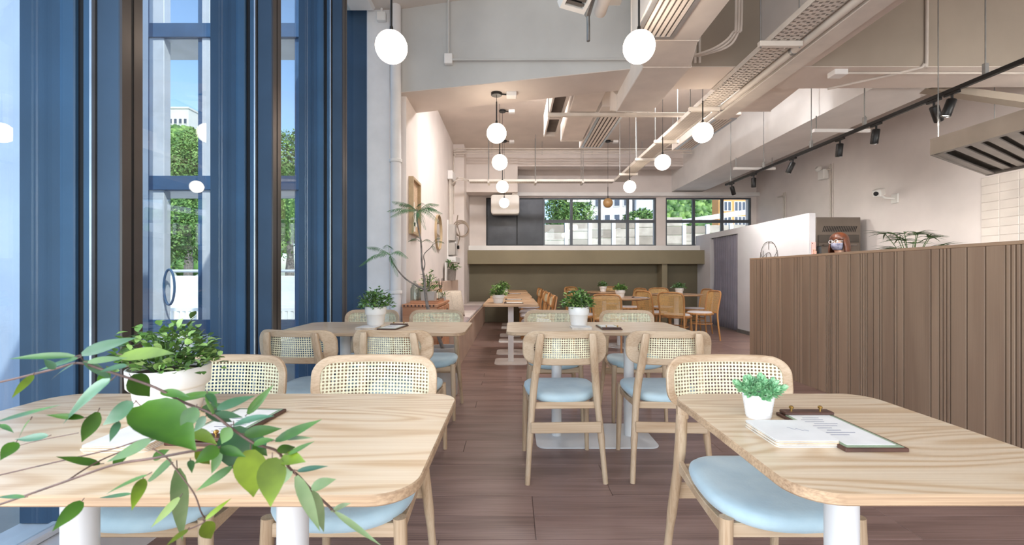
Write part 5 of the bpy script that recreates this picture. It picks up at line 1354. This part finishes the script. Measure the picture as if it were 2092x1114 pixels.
# ------------------------------------------------------------------ outdoors
struct('ground', MB().box(-40, 60, 12, 120, -0.3, -0.1).box(-40, -2.0, -10, 12, -0.3, -0.1), 'asphalt')
# steel and glass screen standing outside the left windows
SD = 5.0
t = thing('steel_screen', 'outdoor screen of pale steel posts and blue rails beyond the window', 'screen', (-3.4, SD, -0.1))
for x0, x1 in ((-4.55,-4.43),(-4.12,-3.95),(-3.52,-3.43),(-2.98,-2.86),(-2.42,-2.34)):
    o = part('post', MB().box(x0, x1, SD, SD+0.10, -0.1, 5.6), 'steel_post', t, 0.004)
    part('post_fin', MB().box(x0-0.05, x0, SD+0.01, SD+0.09, -0.1, 5.6), 'steel_blue', t)
for z in (0.42, 2.05, 3.78):
    part('rail', MB().box(-4.6, -2.3, SD-0.02, SD+0.02, z, z+0.16), 'steel_blue', t, 0.003)
    part('rail_soffit', MB().box(-4.6, -2.3, SD+0.02, SD+0.5, z-0.01, z+0.02), 'steel_post', t)
part('pull_ring', MB().ring([(-3.86+0.10*math.cos(a)*0.6, SD-0.04, 0.95+0.20*math.sin(a)) for a in [2*PI*k/24 for k in range(24)]], 0.012, 6), 'steel_blue', t)
struct('pillar_street', MB().box(-4.6, -3.55, 3.4, 4.3, -0.1, 5.6), 'stone_pale')
# white parapet with palings
t = thing('parapet', 'white panelled parapet with a top rail outside the left windows', 'wall', (-7, 9.0, -0.1))
for k in range(9): part('parapet_panel', MB().box(-12+1.2*k+0.012, -12+1.2*(k+1)-0.012, 9.0, 9.2, -0.1, 1.06), 'hoarding_white', t, 0.01)
part('top_rail', MB().tube([(-12.2,9.0,1.16),(-1.9,9.0,1.16)], 0.03, 8), 'steel_post', t)
for k in range(60): part('paling', MB().box(-9+0.11*k, -8.96+0.11*k, 8.5, 8.53, -0.1, 0.42), 'hoarding_white', t)
part('paling_rail', MB().box(-9, -2.4, 8.49, 8.54, 0.38, 0.44), 'hoarding_white', t)

def leafy(o_list, c, rad, n, size, rg):
    """clumps of leaf blades over an uneven crown"""
    lob = []
    for k in range(16):
        a, e = rg.uniform(0, 2*PI), rg.uniform(-0.5, 1.3)
        lob.append((Vector((rad[0]*0.68*math.cos(a)*math.cos(e), rad[1]*0.68*math.sin(a)*math.cos(e), rad[2]*0.68*math.sin(e))), rg.uniform(0.32, 0.5)))
    lob.append((Vector((0,0,0)), 0.72))
    for k in range(n):
        lc, lr = rg.choice(lob); d = Vector((rg.gauss(0,1), rg.gauss(0,1), rg.gauss(0.25,1))).normalized()
        p = Vector(c)+lc+Vector((d.x*rad[0]*lr, d.y*rad[1]*lr, d.z*rad[2]*lr))*rg.uniform(0.75,1.05)
        dd = Vector((rg.gauss(0,1), rg.gauss(0,1), rg.gauss(-0.2,0.7)))+d
        leaf_mb(rg.choice(o_list), dirM(p, dd, d), size*0.8*rg.uniform(0.7,1.3), size*0.5, 0.2, 0.2, 2)
def tree(name, label, x, y, z, rad, n, size, seed, group='trees outside the windows', light=0.4):
    rg = random.Random(seed); t = thing(name, label, 'tree', (x, y, -0.1), 0, group)
    a, b = MB(), MB(); leafy([a, a, b] if light < 0.5 else [a, b, b], (0,0,z+0.1), rad, n*3, size, rg)
    tag(a.build('foliage', 'tree_leaf', t, fix=False), kind='stuff'); tag(b.build('foliage', 'tree_leaf_light', t, fix=False), kind='stuff')
    MB().tube(smooth_path([(0,0,0),(0.1,0,z*0.5),(0,0,z)], 4), [0.16]*4+[0.12]*4+[0.08], 8).build('trunk', 'bark', t)
    core = MB().lathe([(0,-rad[2]*0.5)]+[(rad[0]*0.5*math.cos(q), rad[2]*0.5*math.sin(q)) for q in [math.radians(-75+15*k) for k in range(11)]]+[(0,rad[2]*0.5)], (0,0,z+0.1), 14)
    core.build('inner_crown', 'tree_leaf', t, angle=180)
    return t
tree('broadleaf_tree', 'large sunlit green tree behind the far window, next to the dark panels', 2.35, 19.0, 2.9, (1.5,1.3,1.75), 3600, 0.13, 1)
tree('broadleaf_tree', 'low dark bush below the white building in the far window', 4.05, 20.0, 2.55, (0.9,0.8,0.75), 1100, 0.14, 2)
tree('broadleaf_tree', 'round green tree in front of the blue building', 5.95, 20.0, 2.7, (1.05,0.9,1.3), 1800, 0.15, 3)
tree('broadleaf_tree', 'tall light green tree seen through the wide left pane', -13.0, 17.6, 4.4, (1.9,1.6,2.3), 5600, 0.13, 4, light=0.7)
tree('broadleaf_tree', 'green tree low behind the parapet in the left window', -11.2, 14.0, 2.1, (1.4,1.2,1.4), 4000, 0.12, 5)
tree('broadleaf_tree', 'tree beside the parapet at the edge of the wide left pane', -15.6, 16.0, 2.6, (1.4,1.2,1.9), 3000, 0.12, 6)
tree('broadleaf_tree', 'tall tree seen in the narrow pane between the blue fins', -8.15, 16.0, 3.7, (1.4,1.1,2.9), 5200, 0.12, 7, light=0.6)
# wooded hillsides
def hill(name, x0, x1, y0, y1, f, nx=70, ny=40):
    vs = []
    rg = random.Random(len(name)); 
    for j in range(ny+1):
        for i in range(nx+1):
            x = x0+(x1-x0)*i/nx; y = y0+(y1-y0)*j/ny
            b = 0.9*abs(math.sin(x*0.9+1.3*math.sin(y*0.7)))*abs(math.cos(y*0.8+x*0.35))+0.5*abs(math.sin(x*2.1+y*1.7))+rg.uniform(0,0.35)
            vs.append((x, y, f(i/nx, j/ny)+b))
    o = MB().add(vs, [(j*(nx+1)+i, j*(nx+1)+i+1, (j+1)*(nx+1)+i+1, (j+1)*(nx+1)+i) for j in range(ny) for i in range(nx)])
    return struct(name, o, 'hill_green')
hill('hill', 14, 64, 64, 105, lambda u, v: 1.0+21*math.sin(min(1,v*1.15)*PI/2)*(1-0.45*abs(u-0.45)))
hill('hillside', -84, -30, 55, 84, lambda u, v: 1.0+25*math.sin(min(1,v*1.2)*PI/2)*(0.55+0.45*math.sin(PI*min(1,u*0.9+0.15))))
# tree crowns covering the slopes
def forest(name, label, x0, x1, y0, y1, f, n, seed):
    rg = random.Random(seed); o = MB(); o2 = MB()
    for k in range(n):
        u, v = rg.random(), rg.random(); c = Vector((x0+(x1-x0)*u, y0+(y1-y0)*v, f(u, v)+0.6)); r = rg.uniform(0.5, 1.2)
        pts = []
        for i in range(5):
            el = math.radians(-60+37*i)
            pts.append([c+Vector((math.cos(a)*math.cos(el), math.sin(a)*math.cos(el), math.sin(el)*0.95))*r*rg.uniform(0.6,1.2) for a in [2*PI*j/9 for j in range(9)]])
        (o if rg.random() < 0.55 else o2).loops(pts)
    t = thing(name, label, 'forest', (x0, y0, 0)); del t['category']; t['kind'] = 'stuff'
    tag(part('crowns', o, 'tree_leaf', t, angle=180), kind='stuff'); tag(part('crowns', o2, 'tree_leaf_light', t, angle=180), kind='stuff')
forest('forest', 'wooded green hillside seen through the far right window', 14, 64, 64, 105, lambda u, v: 1.0+21*math.sin(min(1,v*1.15)*PI/2)*(1-0.45*abs(u-0.45)), 3200, 3)
forest('forest', 'wooded green slope below the apartment blocks in the left window', -84, -30, 55, 84, lambda u, v: 1.0+25*math.sin(min(1,v*1.2)*PI/2)*(0.55+0.45*math.sin(PI*min(1,u*0.9+0.15))), 3200, 4)
# fence of concrete panels behind the far windows
FY = 15.0
t = thing('panel_fence', 'grey panel fence with white posts outside the far windows', 'fence', (4, FY, -0.1))
zt = 2.78
for k in range(11):
    x = 1.05+0.80*k; z = zt+0.05*k if k < 6 else zt-0.04+0.02*(k-6)
    part('post', MB().box(x-0.06, x+0.06, FY-0.06, FY+0.06, -0.1, z+0.03), 'hoarding_white', t, 0.008)
    if k < 10:
        for j in range(7):
            za = 0.9+(z-0.9)/7*j; zb = 0.9+(z-0.9)/7*(j+1)
            part('slab', MB().box(x+0.06, x+0.74, FY-0.02, FY+0.02, za+0.006, zb-0.006), ('hoarding_panel','hoarding_band')[(j*2+k) % 3 == 0], t, 0.004)
# white canopy roof on the street
t = thing('canopy_roof', 'long white canopy roof rising behind the panel fence', 'roof', (9, 17.5, 0))
for k in range(8):
    xa = 6.6+0.72*k; za = 3.02+0.11*k
    part('roof_panel', MB().add([(xa,17,za),(xa+0.70,17,za+0.107),(xa+0.70,18.6,za+0.30),(xa,18.6,za+0.19),(xa,17,za+0.10),(xa+0.70,17,za+0.207),(xa+0.70,18.6,za+0.40),(xa,18.6,za+0.29)], [(3,2,1,0),(4,5,6,7),(0,1,5,4),(1,2,6,5),(2,3,7,6),(3,0,4,7)]), 'hoarding_white', t)
for k in range(4): part('roof_post', MB().box(7.2+1.5*k,7.32+1.5*k,17.6,17.7,-0.1,3.05+0.22*k), 'steel_post', t)
# buildings
def building(name, label, x0, x1, y0, depth, h, m, wins, z0=-0.1, rz=0.0):
    t = thing(name, label, 'building', ((x0+x1)/2, y0, z0), rz); w = x1-x0
    MB().box(-w/2, w/2, 0, depth, 0, h).build('wall', m, t)
    MB().box(-w/2-0.1, w/2+0.1, -0.1, depth+0.1, h, h+0.35).build('parapet', m, t)
    for (cx, cz, ww, hh) in wins:
        f = MB().box(cx-ww/2-0.08, cx+ww/2+0.08, -0.06, -0.001, cz-hh/2-0.08, cz+hh/2+0.08).build('window_frame', 'facade_white', t)
        MB().box(cx-ww/2, cx+ww/2, -0.08, -0.06, cz-hh/2, cz+hh/2).build('pane', 'far_window', f)
    return t
building('school_building', 'white school building with rows of windows beyond the tree', 7.3, 12.2, 45, 8, 12.5, 'facade_white', [(-1.9+0.95*i, 5.2+1.65*j, 0.5 if j < 3 else 0.7, 0.75 if j < 3 else 0.28) for i in range(5) for j in range(4)], rz=-0.25)
building('apartment_block', 'tall light blue apartment block in the far window', 13.9, 18.5, 60, 9, 26, 'facade_blue', [(-1.7+1.1*i, 5.0+2.2*j, 0.35, 0.9) for i in range(4) for j in range(4)])
building('tower_block', 'pale blue tower block at the edge of the wider far window', 13.0, 14.9, 46, 9, 24, 'facade_pale', [])
building('orange_tower', 'orange and white apartment tower in the far right window', 26.2, 30.0, 56, 1.6, 30, 'facade_orange', [(-1.5+0.5*i+(0.4 if i > 2 else 0), 6.0+1.9*j, 0.34, 1.1) for i in range(6) for j in range(4)], rz=0.08)
t = building('blue_block', 'slim blue office block next to the orange tower', 30.6, 31.9, 58, 6, 30, 'facade_blue', [(0, 6.5+2.2*j, 0.8, 1.0) for j in range(3)])
building('hill_block', 'white apartment block on the hill in the left window', -67.4, -62.4, 85, 8, 18.5, 'facade_white', [(-1.9+0.95*i, 10.4+1.9*j, 0.5, 0.9) for i in range(5) for j in range(4)], z0=14.5)
building('hill_block', 'lower white apartment block behind the hill in the left window', -70.4, -67.6, 99, 8, 20.0, 'facade_white', [(-0.9+0.9*i, 12.0+1.9*j, 0.45, 0.9) for i in range(3) for j in range(4)], z0=13.5)
